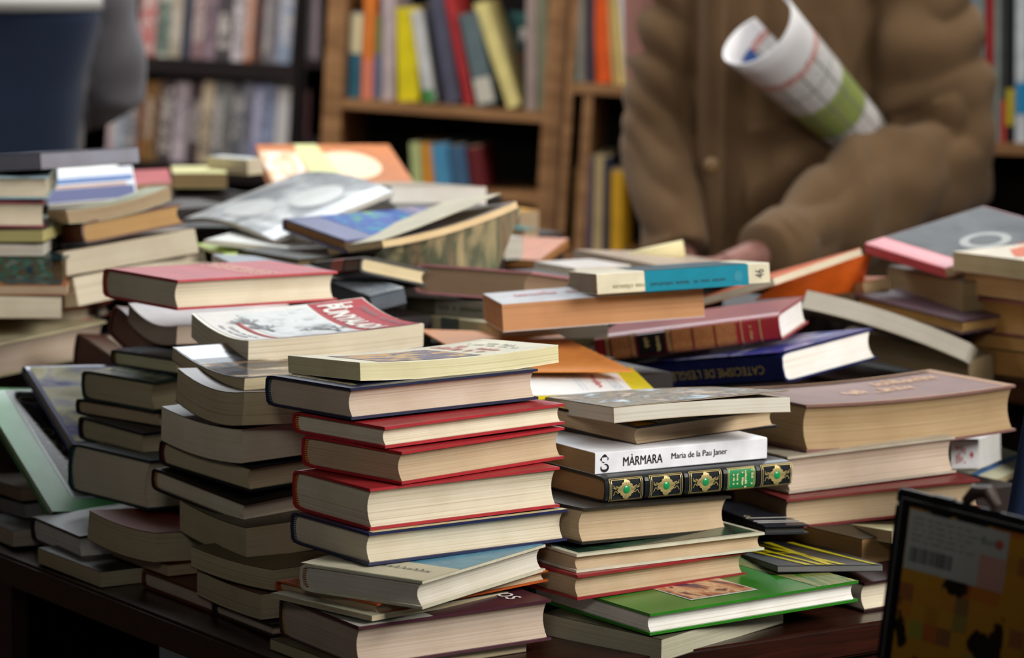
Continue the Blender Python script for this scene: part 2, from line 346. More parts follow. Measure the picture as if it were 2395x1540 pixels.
# poses of the books: x,y,z,yaw,tilt x,tilt y,length,width,thickness
POSES={
 'M0':(-0.1473,2.8685,0.7499,0.6109,0.0000,0.0000,0.2000,0.1400,0.0112),
 'M1':(-0.1372,2.8681,0.7594,0.5594,-0.0019,-0.0160,0.2092,0.1557,0.0394),
 'M1b':(-0.1259,2.8742,0.8029,0.8191,0.0067,0.0291,0.1827,0.1364,0.0050),
 'M2':(-0.1215,2.8852,0.8057,0.7531,-0.0080,-0.0103,0.2171,0.1482,0.0109),
 'M3':(-0.0793,2.8629,0.8169,0.9811,-0.0014,-0.0061,0.2042,0.1413,0.0261),
 'M4':(-0.1308,2.9190,0.8451,0.6240,-0.0060,0.0046,0.2292,0.1380,0.0307),
 'M5':(-0.1301,2.9302,0.8763,0.6115,-0.0105,-0.0023,0.2171,0.1402,0.0393),
 'M6':(-0.1014,2.9458,0.9170,0.7795,-0.0070,0.0004,0.2162,0.1431,0.0311),
 'M7':(-0.1174,2.9536,0.9497,0.7009,-0.0247,-0.0073,0.2223,0.1466,0.0204),
 'M8':(-0.1504,2.9811,0.9720,0.6334,-0.0369,-0.0063,0.2195,0.1528,0.0302),
 'M9':(-0.1434,3.0102,1.0052,0.6051,-0.0695,-0.0028,0.2313,0.1341,0.0173),
 'S2':(-0.2289,3.0257,0.7516,0.5442,-0.0205,0.0001,0.2000,0.1321,0.0130),
 'S3':(-0.2982,3.1373,0.7501,0.5959,-0.0005,0.0004,0.2000,0.1486,0.0188),
 'S4':(-0.2403,3.0361,0.7661,0.5513,-0.0108,0.0093,0.2000,0.1404,0.0261),
 'S5':(-0.2288,3.0449,0.7933,0.7123,0.0092,0.0229,0.2000,0.1387,0.0212),
 'S6':(-0.2610,3.1165,0.8085,0.5978,0.0454,-0.0243,0.2000,0.1380,0.0332),
 'S7':(-0.2656,3.1532,0.8359,0.7444,0.1005,-0.0446,0.2099,0.1573,0.0237),
 'S8':(-0.2613,3.1665,0.8675,0.7816,0.0685,-0.0041,0.2100,0.1473,0.0265),
 'S9':(-0.2703,3.1633,0.8970,0.7422,0.0472,-0.0009,0.2000,0.1344,0.0360),
 'S10':(-0.2673,3.1437,0.9388,0.6305,0.0599,0.0568,0.2000,0.1320,0.0342),
 'S11':(-0.2698,3.1972,0.9659,0.6519,0.1094,0.0152,0.2000,0.1405,0.0135),
 'S12':(-0.2746,3.3048,0.9767,0.5563,0.1022,-0.0259,0.2112,0.1336,0.0262),
 'A0':(-0.4227,3.2519,0.7498,0.6179,0.0112,0.0058,0.1900,0.1430,0.0172),
 'A1':(-0.4527,3.3213,0.7626,0.5523,0.0039,-0.0464,0.1900,0.1328,0.0278),
 'A2':(-0.3493,3.2159,0.7702,0.5749,-0.0112,0.0064,0.1900,0.1289,0.0116),
 'A3':(-0.3617,3.2102,0.7855,0.6946,0.0294,0.0727,0.1900,0.1295,0.0311),
 'A4':(-0.3824,3.3284,0.8171,0.7363,0.0040,0.0561,0.2100,0.1502,0.0532),
 'A5':(-0.3937,3.3873,0.8640,0.6925,0.0177,0.0041,0.1900,0.1315,0.0262),
 'A6':(-0.3793,3.4234,0.8894,0.8862,0.0101,-0.0097,0.1900,0.1334,0.0184),
 'A7':(-0.3853,3.4182,0.9079,0.7637,-0.0087,-0.0215,0.1900,0.1319,0.0332),
 'A8':(-0.3633,3.4454,0.9445,0.6695,-0.0387,-0.0063,0.2000,0.1384,0.0182),
 'D1':(-0.4730,3.7139,0.8847,0.4476,0.0897,0.1045,0.2000,0.1398,0.0429),
 'D2':(-0.4043,3.5882,0.9224,0.5619,0.2390,0.1473,0.2000,0.1403,0.0373),
 'D3':(-0.3733,3.5325,0.9663,0.5491,0.0846,0.0349,0.2000,0.1300,0.0214),
 'TR':(-0.3634,3.4506,1.0149,0.7144,0.0052,0.0241,0.2190,0.1460,0.0331),
 'R0':(0.1438,2.9629,0.7459,0.8685,0.0253,-0.0231,0.1980,0.1459,0.0223),
 'R1':(0.1328,2.9630,0.7713,0.6284,0.0069,-0.0044,0.2630,0.1900,0.0210),
 'R2':(0.0649,3.0092,0.7945,0.6653,0.0022,0.0092,0.2175,0.1500,0.0243),
 'R3':(0.0639,3.0202,0.8190,0.5919,0.0017,0.0073,0.2291,0.1500,0.0180),
 'R4':(0.0692,3.0417,0.8423,0.7075,-0.0084,0.0521,0.1994,0.1400,0.0356),
 'R5':(0.0929,3.0809,0.8747,0.5680,-0.0116,0.0116,0.2278,0.1500,0.0263),
 'R6':(0.0827,3.0995,0.9003,0.5558,-0.0068,0.0063,0.2085,0.1400,0.0221),
 'R7':(0.1256,3.1529,0.9193,0.7402,0.0411,0.0041,0.2032,0.1400,0.0215),
 'R8':(0.1008,3.1002,0.9519,0.3258,-0.0969,-0.0172,0.1878,0.2060,0.0154),
 'T9':(0.3576,3.1687,0.7497,0.6112,-0.0057,-0.0059,0.2000,0.1400,0.0306),
 'T0':(0.3642,3.2583,0.7799,0.6114,-0.0080,-0.0071,0.2200,0.1500,0.0273),
 'T1':(0.2922,3.3222,0.8041,0.3337,-0.0308,-0.0456,0.2270,0.1531,0.0322),
 'T2':(0.2954,3.3494,0.8375,0.4235,-0.0432,-0.0465,0.2073,0.1500,0.0395),
 'T3':(0.3152,3.3715,0.8784,0.4811,-0.0280,-0.0177,0.2733,0.1634,0.0510),
 'E1':(-0.5463,3.9290,1.0605,0.3385,-0.1011,-0.2029,0.1316,0.1364,0.0176),
 'E2':(-0.5282,3.9288,1.0348,0.4918,-0.1093,-0.1497,0.1366,0.1258,0.0267),
 'E3':(-0.5474,3.9146,0.9972,0.3651,-0.1032,-0.1436,0.1693,0.1374,0.0301),
 'E4':(-0.5289,3.8821,0.9641,0.7311,-0.1882,-0.0988,0.1991,0.1400,0.0355),
 'E6':(-0.5233,3.9505,0.9376,1.5555,-0.0926,0.0874,0.1993,0.1400,0.0183),
 'E7':(-0.6710,3.9357,0.9235,0.2725,0.0006,-0.0100,0.1378,0.2000,0.0110),
 'E8':(-0.6688,3.7799,0.8769,0.8002,0.0690,-0.0822,0.2387,0.1600,0.0418),
 'F0':(-0.6904,3.9475,1.1190,-0.5155,-0.0248,-0.0877,0.1362,0.1999,0.0201),
 'F1':(-0.7036,3.8956,1.0926,0.0847,-0.0015,-0.0029,0.1359,0.1999,0.0275),
 'F2':(-0.7033,3.8897,1.0587,0.2178,0.0024,0.0164,0.1326,0.1999,0.0320),
 'F3':(-0.7067,3.9088,1.0382,-0.1019,-0.0029,-0.0185,0.1338,0.1999,0.0153),
 'F4':(-0.7058,3.9014,1.0216,0.0077,-0.0038,-0.0071,0.1315,0.1999,0.0153),
 'F5':(-0.6816,3.9133,0.9889,-0.1617,0.0017,-0.0267,0.1349,0.1999,0.0300),
 'F6':(-0.6819,3.8226,0.9839,0.0873,-0.0000,0.0014,0.1461,0.2001,0.0114),
 'F7':(-0.6821,3.8213,0.9556,0.1437,0.0001,0.0094,0.1394,0.2000,0.0275),
 'H1':(-0.5995,4.1241,1.0599,0.1396,0.0740,-0.0747,0.1150,0.2689,0.0060),
 'H2':(-0.6154,4.3723,1.0594,0.2467,0.0384,-0.0357,0.0996,0.2684,0.0080),
 'H3':(-0.5227,4.4310,1.0457,0.1351,0.0618,-0.0448,0.0498,0.1398,0.0200),
 'H4':(-0.4803,4.5121,1.0540,0.1207,-0.0236,-0.0012,0.0764,0.1795,0.0211),
 'P1':(-0.2973,3.9967,1.0297,0.4713,-0.0083,-0.3305,0.1734,0.3155,0.0060),
 'P1b':(-0.2701,3.9613,1.0226,1.4428,0.0798,0.0416,0.1962,0.1162,0.0060),
 'P1c':(-0.3422,3.9091,1.0190,0.3467,-0.0153,-0.0383,0.0963,0.1948,0.0040),
 'P2':(-0.3425,4.5468,1.0405,0.1682,0.1171,0.0017,0.2021,0.2847,0.0200),
 'P3':(-0.3778,4.5531,1.0696,0.6932,-0.0226,-0.0457,0.0268,0.1000,0.0221),
 'P4':(-0.1634,4.2761,1.0552,0.5576,-0.0451,0.0407,0.1494,0.2000,0.0245),
 'P5':(-0.2026,3.8561,1.0351,0.6316,0.1061,-0.0263,0.2096,0.1446,0.0161),
 'P6':(-0.1534,3.7898,1.0488,0.6197,-0.1676,-0.1914,0.1999,0.1300,0.0094),
 'P7':(-0.1795,3.7235,1.0274,0.4876,-0.1498,0.2349,0.0914,0.2007,0.0201),
 'P7b':(-0.2566,3.8340,1.0208,0.6450,-0.0056,0.0014,0.2000,0.1401,0.0091),
 'P8':(-0.1612,3.7003,0.9810,0.4022,0.0054,-0.1910,0.0428,0.1878,0.0215),
 'P8b':(-0.3231,3.7631,1.0179,0.3243,0.0018,0.0633,0.2000,0.1397,0.0095),
 'P9':(0.0196,3.7302,0.9932,1.1060,0.0063,0.1596,0.1201,0.1547,0.0356),
 'P10':(-0.0242,3.7249,0.9715,0.5329,-0.0753,0.0720,0.1400,0.2097,0.0211),
 'P11':(-0.0134,3.6259,0.9631,0.4616,-0.0767,0.0450,0.1400,0.2093,0.0183),
 'P12':(-0.0095,3.5049,0.9870,0.1620,-0.0375,-0.0644,0.2276,0.1411,0.0314),
 'P13':(0.0936,3.4902,1.0310,0.1695,-0.0945,-0.0560,0.1948,0.1699,0.0230),
 'P14':(-0.0235,3.7386,0.9251,0.4433,0.0566,-0.0487,0.1430,0.2000,0.0197),
 'P15':(0.1780,3.9248,1.0001,0.5017,-0.0011,0.0650,0.1400,0.2095,0.0157),
 'P17':(0.0763,3.8871,1.0066,0.5157,-0.0168,-0.0012,0.0800,0.0995,0.0090),
 'Q1':(0.3097,3.6490,0.9599,1.2456,-0.1713,-0.0411,0.1321,0.2244,0.0323),
 'Q2':(0.3073,3.5698,0.9228,0.7494,-0.1659,-0.0918,0.1605,0.2395,0.0356),
 'Q3':(0.5393,3.7819,0.9200,1.2940,0.2695,0.2208,0.1315,0.2084,0.0232),
 'Q3b':(0.5544,3.8343,0.8807,0.6128,0.0485,-0.1791,0.0400,0.2327,0.0336),
 'Q4':(0.3186,3.8595,0.9999,0.9063,-0.3069,-0.1046,0.1992,0.1400,0.0101),
 'Q5':(0.4447,4.0122,0.9678,0.3706,-0.1061,-0.1509,0.0370,0.1919,0.0198),
 'Q6':(0.5317,3.9097,1.0045,0.6072,0.1196,-0.1861,0.2046,0.1479,0.0138),
 'Q7':(0.5494,3.8819,0.9592,0.3614,-0.0067,-0.0046,0.1400,0.1996,0.0443),
 'Q8':(0.5397,3.8269,0.9462,0.5881,0.0530,-0.0373,0.1400,0.2019,0.0175),
 'Q9a':(0.6317,3.7295,1.0211,0.4795,-0.0266,-0.0460,0.1400,0.1995,0.0227),
 'Q9b':(0.6326,3.7318,0.9950,0.3992,-0.0456,-0.0054,0.1400,0.1988,0.0267),
 'Q9c':(0.6344,3.7324,0.9523,0.3920,-0.0647,-0.0147,0.1400,0.1982,0.0422),
 'Q9d':(0.6345,3.7320,0.9350,0.3768,-0.0716,0.0054,0.1400,0.1995,0.0168),
 'Q9e':(0.6363,3.7324,0.9029,0.3667,-0.0690,-0.0455,0.1400,0.1991,0.0306),
 'Q9f':(0.6319,3.7049,0.8745,0.2920,-0.0763,0.0034,0.1400,0.1994,0.0296),
 'W1':(0.5516,3.6605,0.7868,1.1067,0.2622,0.0175,0.1930,0.0625,0.0093),
 'W0':(0.5204,3.5220,0.8355,1.2884,-0.0700,0.1076,0.1994,0.0295,0.0327),
 'Y':(0.2667,3.1344,0.7974,0.3083,-0.0690,0.0452,0.1142,0.1964,0.0067),
 'T0b':(0.3912,3.2305,0.8086,0.2739,-0.1245,0.0317,0.1400,0.1488,0.0127),
 'DK':(0.2617,3.2449,0.8137,0.3353,-0.0296,0.0339,0.0499,0.1699,0.0094),
 'G':(-0.5019,3.4361,0.7857,0.5894,0.4663,0.0893,0.1989,0.2445,0.0108),
 'B1':(-0.4967,3.5561,0.8405,0.6366,0.5469,0.0624,0.1791,0.1434,0.0117),
 'Z1':(-0.5428,3.4415,0.7533,0.4974,-0.0425,0.0071,0.1900,0.1280,0.0186),
 'Z2':(-0.5406,3.5183,0.7703,0.5109,-0.0669,-0.0287,0.1900,0.1368,0.0163),
 'Z3':(-0.5468,3.5218,0.7890,0.4686,-0.0509,0.0091,0.1900,0.1370,0.0147),
 'P19':(0.0163,4.5379,0.9589,0.6250,0.0070,-0.0077,0.0243,0.0490,0.0380),
 'P20':(0.0095,4.6724,0.9804,0.6109,0.0005,-0.0023,0.0349,0.0498,0.0295),
 'P21':(-0.0226,4.2607,0.9838,0.5994,-0.0013,0.0173,0.0441,0.0796,0.0291),
 'P22':(0.0373,4.2795,0.9710,1.1314,-0.0106,-0.2198,0.0968,0.1399,0.0112),
 'P4b':(-0.1562,4.2336,1.0291,0.4371,-0.0120,0.0371,0.1398,0.1997,0.0294),
}
# ---------------- books on the table ----------------
RB=('#7a1a14','#c99a3a'); BK={}
CR='#d9cfba'; TN='#bba588'; OL='#bfb294'; WH='#e9e7e4'; PK='#c6b4a4'; GR='#cfcabf'; OR='#bd8c64'
def bk(k,kind,cov,page,spine,label,**o):
    BK[k]=make_book(k,POSES[k],kind,cov,page,spine,label,**o)
# tall stack at the table corner
bk('M0','p','#5b5238',OL,'A','cream paperback at the very bottom of the tall corner stack, half under the maroon book')
bk('M1','h','#4a2631',PK,'A','thick maroon and white hardcover with cream pages, lowest full book of the tall corner stack',headband=('#8a7a30','#b09a50'),rough=.3)
bk('M1b','p','#b9b69c',OL,'A','thin pale booklet lying on the maroon hardcover in the corner stack')
bk('M2','h','#b5521c',TN,'A','thin orange hardcover with a red spine under the blue and cream book',rough=.4)
bk('M3','h','#c9c4ae',GR,'A','skewed cream and blue hardcover sticking out of the tall corner stack',headband=('#6b2a1c','#c0b090'),rough=.35)
bk('M4','h','#23284a',CR,'A','dark navy hardcover with whitish page edges under the three red hardcovers',headband=('#3a3550','#b0a894'),rough=.35)
bk('M5','h','#a5232b',CR,'A','thickest red hardcover, lowest of the three red ones in the corner stack',headband=RB,rough=.45)
bk('M6','h','#a5232b',TN,'A','middle red hardcover of the three, twisted slightly in the corner stack',headband=RB,rough=.45)
bk('M7','h','#a5232b',CR,'A','thinner red hardcover directly under the navy blue book',headband=RB,rough=.45)
bk('M8','h','#1f2340',PK,'A','navy blue hardcover second from the top of the corner stack',headband=('#1c2530','#6d8a86'),rough=.35)
bk('M9','p','#e2dcc0','#d6cfa8','A','cream paperback with a painted picture and red title on top of the corner stack',bendx=.004)
# middle stack of paperbacks
bk('S2','h','#2a1f1c',PK,'A','dark-bound hardcover lying on the table edge under two cream paperbacks',headband=('#101418','#2a3a3c'))
bk('S3','h','#5a2a18',PK,'A','red-brown hardcover flat on the table edge below a thin orange-tinted paperback')
bk('S4','p','#4a1e16',OL,'B','plain cream paperback over the dark-bound book, second up from the table edge',bend=.002)
bk('S5','p','#5a5136',OL,'B','cream paperback with ragged page edges under the very thick ribbed one',bend=.003)
bk('S6','p','#4a4230',OL,'B','very thick ribbed cream paperback with a rounded yellowed corner',bend=.003)
bk('S7','h','#1c1614',CR,'A','slim black and brown hardcover with red and yellow headband above the ribbed paperback',headband=RB)
bk('S8','h','#14161a',OL,'A','black hardcover with olive page edges under the thick cream paperback of the middle stack',headband=('#5a1a12','#7a2a1a'))
bk('S9','p','#22201c',CR,'B','thick cream paperback above the black hardcover in the middle stack',bend=.005)
bk('S10','p','#3a2c24',OL,'B','fat sagging cream paperback under the dark glossy photo cover',bend=.008)
bk('S11','p','#3c3e46',OL,'B','sagging paperback with a dark glossy photographic cover',bend=.007)
bk('S12','p','#ded8c8',CR,'B','sagging paperback with a white, grey and red cover showing a bare tree',bend=.007,bendx=.002)
# stack by the green art book
bk('A0','p','#3a3830',OL,'A','greyish paperback lowest beside the table edge under the pale-paged hardcover')
bk('A1','h','#241a1a',WH,'A','dark hardcover with pale lilac-white pages under the tilted green art book',headband=('#2a1010','#3a1818'))
bk('A2','p','#8a5a34',TN,'B','thin orange-tinted paperback on the red-brown hardcover near the table edge')
bk('A3','p','#6a2412',OL,'B','slumped paperback with a red-brown cover under the thick teal hardcover',bend=.004)
bk('A4','h','#1d3036',CR,'A','very thick hardcover with a teal binding and blue headband',headband=('#1d3a40','#4a8088'))
bk('A5','h','#151c28',OL,'A','small dark blue hardcover resting on the very thick teal one',headband=('#2a1010','#3a1818'))
bk('A6','h','#1b1a1e',TN,'A','thin dark hardcover squeezed beneath the green-bound book with worn edges')
bk('A7','h','#2c3d38',OL,'A','dark green bound book with pale worn edges near the top of its stack',rough=.3)
bk('A8','h','#2b3138','#cfcaa6','A','thin hardcover with a slate cover and striped headband topping the green-bound book',headband=('#141414','#b0802c'),rough=.25)
bk('D1','h','#5b2b2b','#7c5850','A','tilted maroon leather book with a shiny picture on its cover',rough=.25)
bk('D2','h','#5a2424','#8a6458','A','tilted maroon book wedged under a sagging cream paperback below the large red book')
bk('D3','p','#a88d84',PK,'B','sagging cream paperback directly beneath the large red hardcover',bend=.010)
bk('TR','h','#b8464e',CR,'A','large red hardcover lying on top with a gold lettered band',headband=('#6a2a10','#b5742c'),rough=.5)
# stack with the white spine
bk('R0','p','#5e5a48','#b8b6a0','A','grey-edged paperback at the bottom beneath the big green hardcover')
bk('R1','h','#2f7d22',WH,'A','big glossy green hardcover with a framed painting on its cover',rough=.25)
bk('R2','h','#8e2228',TN,'A','red hardcover lying on the big green one')
bk('R3','h','#cfcab4',TN,'A','hardcover with pale rounded board edges and a dark green cover',rough=.3)
bk('R4','h','#2a2620',TN,'A','thick dark-covered book with tan page edges under the gilded black spine')
bk('R5','h','#14181c','#a8845c','a','black leather book with gilded spine panels and green jewel roundels',rough=.35)
bk('R6','p','#e4e4ea','#a58a66','a','white-spined paperback with black title lettering and an S-shaped emblem')
bk('R7','h','#1a1614',TN,'A','black hardcover with a yellow and white cover strip above the white-spined paperback')
bk('R8','p','#a8957c',GR,'A','open-lipped paperback with a landscape photo cover atop the white-spined stack',bendx=-.002,lift=.006)
# stack under the big brown book
bk('T9','h','#2c1414',CR,'A','dark red hardcover on the table beside the yellow-splashed black book')
bk('T0','p','#2a2010','#8a6a44','A','dark tan paperback in shadow below the red-edged hardcover')
bk('T1','h','#7a2a2a',TN,'A','hardcover with a faded red cover beneath the big brown book and its neighbour')
bk('T2','h','#b5ab9a',PK,'A','thick taupe-edged hardcover with pale boards under the big brown book')
bk('T3','h','#7c5750','#ab9270','A','big worn brown hardcover with faint gilt lettering on the cover',bendx=.004,rough=.5,contrast=1.3)
bk('T0b','p','#b9b48e',TN,'A','small slanted cream paperback poking out under the red-edged hardcover')
bk('Y','p','#15161a','#6a6a6a','A','thin black book splashed with yellow brush strokes')
bk('DK','h','#1d222c','#3a3a3a','A','dark slate glossy book with white lines slanting behind the pale-board hardcover',rough=.2)
# tilted art books
bk('G','h','#3f8a4c',CR,'A','thin green art book leaning with a black ring-patterned cover',rough=.2)
bk('B1','h','#6d7396',TN,'A','blue and cream hardcover leaning above the green art book',rough=.2)
for k,l,c,p in (('Z1','grey paperback lowest of the small dark stack behind the green art book','#55565c',PK),('Z2','second book up in the small dark stack behind the green art book','#3c3d40','#8d8a88'),('Z3','brown-edged top book of the small dark stack behind the green art book','#2c2420','#8d7664')):
    bk(k,'p',c,p,'A',l)
# back of the heap, far side
bk('E1','p','#c9cdb0',TN,'A','curved paperback with a pale green cover on the brown-spined book',bendx=.006)
bk('E2','h','#5a2e1e','#c09a68','b','brown leather-spined book with tan pages in the back stack')
bk('E3','p','#b5a48c',CR,'A','thick cream book under the brown leather-spined one')
bk('E4','p','#b8a98c',CR,'A','lowest tilted cream book of the stack behind the large red hardcover')
bk('E6','h','#b34a3c',CR,'A','small red book peeking out behind the tilted maroon books')
bk('E7','p','#8f9a4a',TN,'A','thin book with a green cover lying above the wide tan book')
bk('E8','h','#cfc4a0',PK,'A','wide tan-paged hardcover tilted upward near the leaning blue book')
bk('F0','p','#3e3c44','#8f90a0','A','dark printed paperback on the pale blue book by the navy-dressed person')
bk('F1','h','#a9c4cf',CR,'A','pale blue covered book under the dark printed paperback')
bk('F2','h','#8e4550',CR,'A','crimson-edged book below the pale blue one')
bk('F3','p','#3e4a30','#b8b078','A','thin yellowish-edged book under the crimson-edged one')
bk('F4','p','#5a6a50',GR,'A','thin grey-edged book above the teal and brown cover')
bk('F5','h','#1c3a44','#5a4a34','A','book with a teal and brown picture jacket in the far corner stack',rough=.3)
bk('F6','p','#b56a3c','#b8a088','A','thin book with an orange cover on the thick tan one')
bk('F7','p','#a58c6c',CR,'A','thick tan-edged book below the orange-covered one')
bk('H1','p','#dfe2ea',GR,'A','white and blue striped magazine behind the curved green paperback',name='magazine',cat='magazine')
bk('H2','p','#e8e8e4',GR,'A','pale open volume lying behind the striped magazine')
bk('H3','p','#a8484a',TN,'A','small dull red book behind the curved green paperback')
bk('H4','p','#c9c48c','#8f7a58','A','tan-edged book with a pale yellow cover near the dark bookcase')
bk('P1','p','#9a9da2',GR,'A','large grey glossy magazine with white blotches',name='magazine',cat='magazine',bend=-.012)
bk('P1b','p','#e4e6e2',GR,'A','white sheet-like booklet under the grey glossy magazine',name='booklet',cat='booklet')
bk('P1c','p','#b9cf6a',GR,'A','yellow-green booklet below the white one',name='booklet',cat='booklet')
bk('P2','p','#b5682c','#d8a080','A','orange picture book with a cream oval lying far back')
bk('P3','p','#e0d890',CR,'A','tiny yellow and white book beside the orange picture book')
bk('P4','p','#9a8f80',WH,'A','white-paged book behind the open-covered paperback')
bk('P5','h','#5a5f8c','#9a7248','A','violet-blue hardcover with a green and blue painting',rough=.35)
bk('P6','p','#5c5040','#dcc49a','A','tilted paperback fanning open beside the violet-blue hardcover',bendx=.006)
bk('P7','h','#161214','#d8c8a4','b','black-spined hardcover with a red label tilted behind the large red book')
bk('P7b','h','#2c2a24','#6a5a40','A','thin dark book beneath the violet-blue hardcover')
bk('P8','h','#5a626c','#5a626c','a','grey-sided glossy book with a pale blue cover behind the large red book',rough=.15)
bk('P8b','p','#c4cad8',GR,'A','pale blue glossy booklet just behind the large red book',name='booklet',cat='booklet')
bk('P9','h','#b07a80','#8a7460','A','pink-topped hardcover with taupe pages at mid heap')
bk('P10','p','#8f8c80',CR,'b','grey-white spined paperback below the pink-topped hardcover')
bk('P11','p','#b8b08a',CR,'b','cream-spined paperback with a dark label above the orange envelope')
bk('P12','p','#c9cad0',OR,'A','thick book with orange-tinted page edges under the teal-spined paperback')
bk('P13','p','#d8cfb4','#8c7c68','a','teal and cream spined paperback numbered 46')
bk('P14','p','#c9c2a8','#6c6248','A','olive-edged book between the orange-edged book and the envelope')
bk('P15','p','#a8927c',PK,'A','taupe-paged book in front of the brown coat')
bk('P17','p','#cfc8c4',GR,'A','small pale booklet behind the teal-spined paperback',name='booklet',cat='booklet')
bk('Q1','h','#8a2228',WH,'b','red leather book with gold-tooled spine and black label',rough=.35)
bk('Q2','h','#18204a',WH,'b','thick navy blue book with gold capitals on its spine',rough=.25)
bk('Q3','p','#8a7c6a',GR,'B','splayed paperback slanting down behind the navy blue book',bend=-.006)
bk('Q3b','p','#7a6a52','#a08c6c','B','shaded lower half of the splayed paperback, its shade put into the taupe colour',bend=-.004)  # second half of the open book above, shade painted as darker taupe
bk('Q4','p','#d8601c',CR,'A','orange-covered paperback tilted in front of the brown sleeve')
bk('Q5','p','#b5643c','#b8a078','A','tan-edged book with a reddish cover beside the tilted orange one')
bk('Q6','p','#c8525c',TN,'b','paperback with a pink spine and grey photo cover sloping upward')
bk('Q7','p','#5a4c3c','#8c7858','B','thick taupe block of a book below the pink-spined one')
bk('Q8','h','#5c4450','#b08e58','B','purple-covered book with tan pages under the taupe block')
bk('Q9a','p','#e4d8c4','#cdbf98','B','white and orange covered book topping the tan stack at the heap edge')
bk('Q9b','p','#c09a6a','#c09a6a','B','tan-edged book second in the stack at the heap edge')
bk('Q9c','h','#8a4c48','#b88c50','B','thick golden-edged book third in the stack at the heap edge')
bk('Q9d','p','#8a7040','#b88c50','B','thin golden-edged book fourth in the stack at the heap edge')
bk('Q9e','p','#8a7040','#b0844c','B','golden-edged book second from the bottom of the stack at the heap edge')
bk('Q9f','h','#4a2a1c','#5a3820','B','dark brown book at the bottom of the stack at the heap edge')
bk('W1','p','#d6d4b8','#c4b48c','A','cream book with a blue stripe behind the black stitched frame')
bk('W0','p','#ececf0','#d0d0d0','b','white curved spine end with red printing under the big brown book')
bk('P19','p','#1c6c6c',TN,'A','small teal book near the oak upright')
bk('P20','p','#c08a2c',TN,'A','small mustard book near the oak upright above the teal one')
bk('P21','p','#c8c4bc',GR,'A','little off-white book beside the fanned-open paperback')
bk('P22','p','#a85c28','#a87848','A','thin rust-orange book propped against the oak upright')
bk('P4b','p','#20242a','#b4b0a8','A','dark-covered book under the white-paged one')
# ---- cover pictures and lettering ----
ink=mat_plain('black_ink','#1a1618',.5); gold=mat_plain('gold_foil','#b8a46c',.4,.6,.4); red_ink=mat_plain('red_ink','#b82a30',.4); white_ink=mat_plain('white_ink','#eceae6',.5); gold_dim=mat_plain('worn_gold_foil','#dcae86',.4)
B=BK['S12']
cw=mat_plain('matt_cover_white','#dedcda',.6,.12); cr=mat_plain('matt_cover_red','#a8242e',.6,.12)
patch(B,'top',.02,.985,.01,.99,cw,'cover_panel')
patch(B,'top',.66,.985,.012,.985,cr,'cover_band',h=.0006)
patch(B,'top',.22,.64,.04,.92,mat_pic(['#6c7070','#b0b6b8','#ccd0d2','#d4d8da','#9aa2a4'],3.5,(1,2,1),3,.6),'cover_picture',h=.0006)
patch(B,'top',.15,.985,.0,.022,cr,'cover_edge_stripe',h=.0010)
patch(B,'top',.16,.185,.05,.72,cr,'cover_edge_stripe',h=.0010)
scrawl(B,'top',(.05,.70),(0,-.5),(.03,0),ink,1,22,.0003,h=.0010); scrawl(B,'top',(.09,.70),(0,-.55),(.03,0),ink,2,22,.0003,h=.0010)
lettering(B,'top','PUNYALADA',(.695,.93),(0,-.90),(.13,0),mat_plain('matt_white_ink','#f0eeea',.7,.1),bold=.04,h=.0014)
lettering(B,'top','La',(.825,.93),(0,-.12),(.08,0),mat_plain('matt_white_ink','#f0eeea',.7,.1),bold=.03,h=.0014)
lettering(B,'top','MARIÀ  VAYREDA',(.90,.80),(0,-.72),(.05,0),ink,'author_lettering',h=.0014)
def scribble_tree(B,face,cx,cy,s,seed,mat,n=26):
    rnd=random.Random(seed); vs=[];fs=[]
    def seg(x0,y0,x1,y1,w):
        dx,dy=x1-x0,y1-y0; l=math.hypot(dx,dy) or 1; nx,ny=-dy/l*w,dx/l*w; k=len(vs)
        for (x,y) in ((x0+nx,y0+ny),(x0-nx,y0-ny),(x1-nx*.6,y1-ny*.6),(x1+nx*.6,y1+ny*.6)): vs.append(tuple(facept(B,face,cx+x*s,cy+y*s*1.5,.0015)))
        fs.append((k,k+1,k+2,k+3))
    def grow(x,y,a,l,w,d):
        x1,y1=x+l*math.cos(a),y+l*math.sin(a); seg(x,y,x1,y1,w)
        if d: 
            for q in range(3 if d>2 else 2): grow(x1,y1,a+rnd.uniform(-.7,.7),l*rnd.uniform(.6,.85),w*.65,d-1)
    grow(0,0,math.pi/2*rnd.uniform(.8,1.2),.26,.05,5)
    me=bpy.data.meshes.new('m'); me.from_pydata(vs,[],fs); return link('drawn_tree',me,mat,B.root)
scribble_tree(B,'top',.26,.55,.22,5,ink); scribble_tree(B,'top',.28,.40,.20,6,ink); scribble_tree(B,'top',.56,.12,.24,8,ink); scribble_tree(B,'top',.45,.28,.10,2,ink)
B=BK['M9']
patch(B,'top',.12,.62,.04,.80,mat_pic(['#6b4a24','#c98a4a','#d8b070','#3c4460','#8a6a9a','#b8442c'],4,(1,1.5,1),7),'cover_picture')
scrawl(B,'top',(.66,.86),(0,-.66),(.08,0),red_ink,3,9,.0011); scrawl(B,'top',(.74,.74),(0,-.56),(.06,0),red_ink,4,10,.0009); scrawl(B,'top',(.83,.80),(0,-.66),(.035,0),ink,5,16,.0005); scrawl(B,'top',(.88,.66),(0,-.4),(.035,0),ink,6,10,.0005)
B=BK['TR']
for i in range(7): scrawl(B,'top',(.50+.025*i,.97),(0,-.94),(.018,0),mat_plain('pale_gold','#f0c8a4',.5),40+i,24,.0007,'gilt_band')
B=BK['M8']; scrawl(B,'top',(.04,.92),(0,-.85),(.06,0),gold,7,16,.0007)
B=BK['M4']; patch(B,'top',.02,1,.0,.06,mat_pic(['#9aa8b4','#c9ccc8','#d8c860','#8a98a8'],5,(3,1,1),2),'jacket_edge')
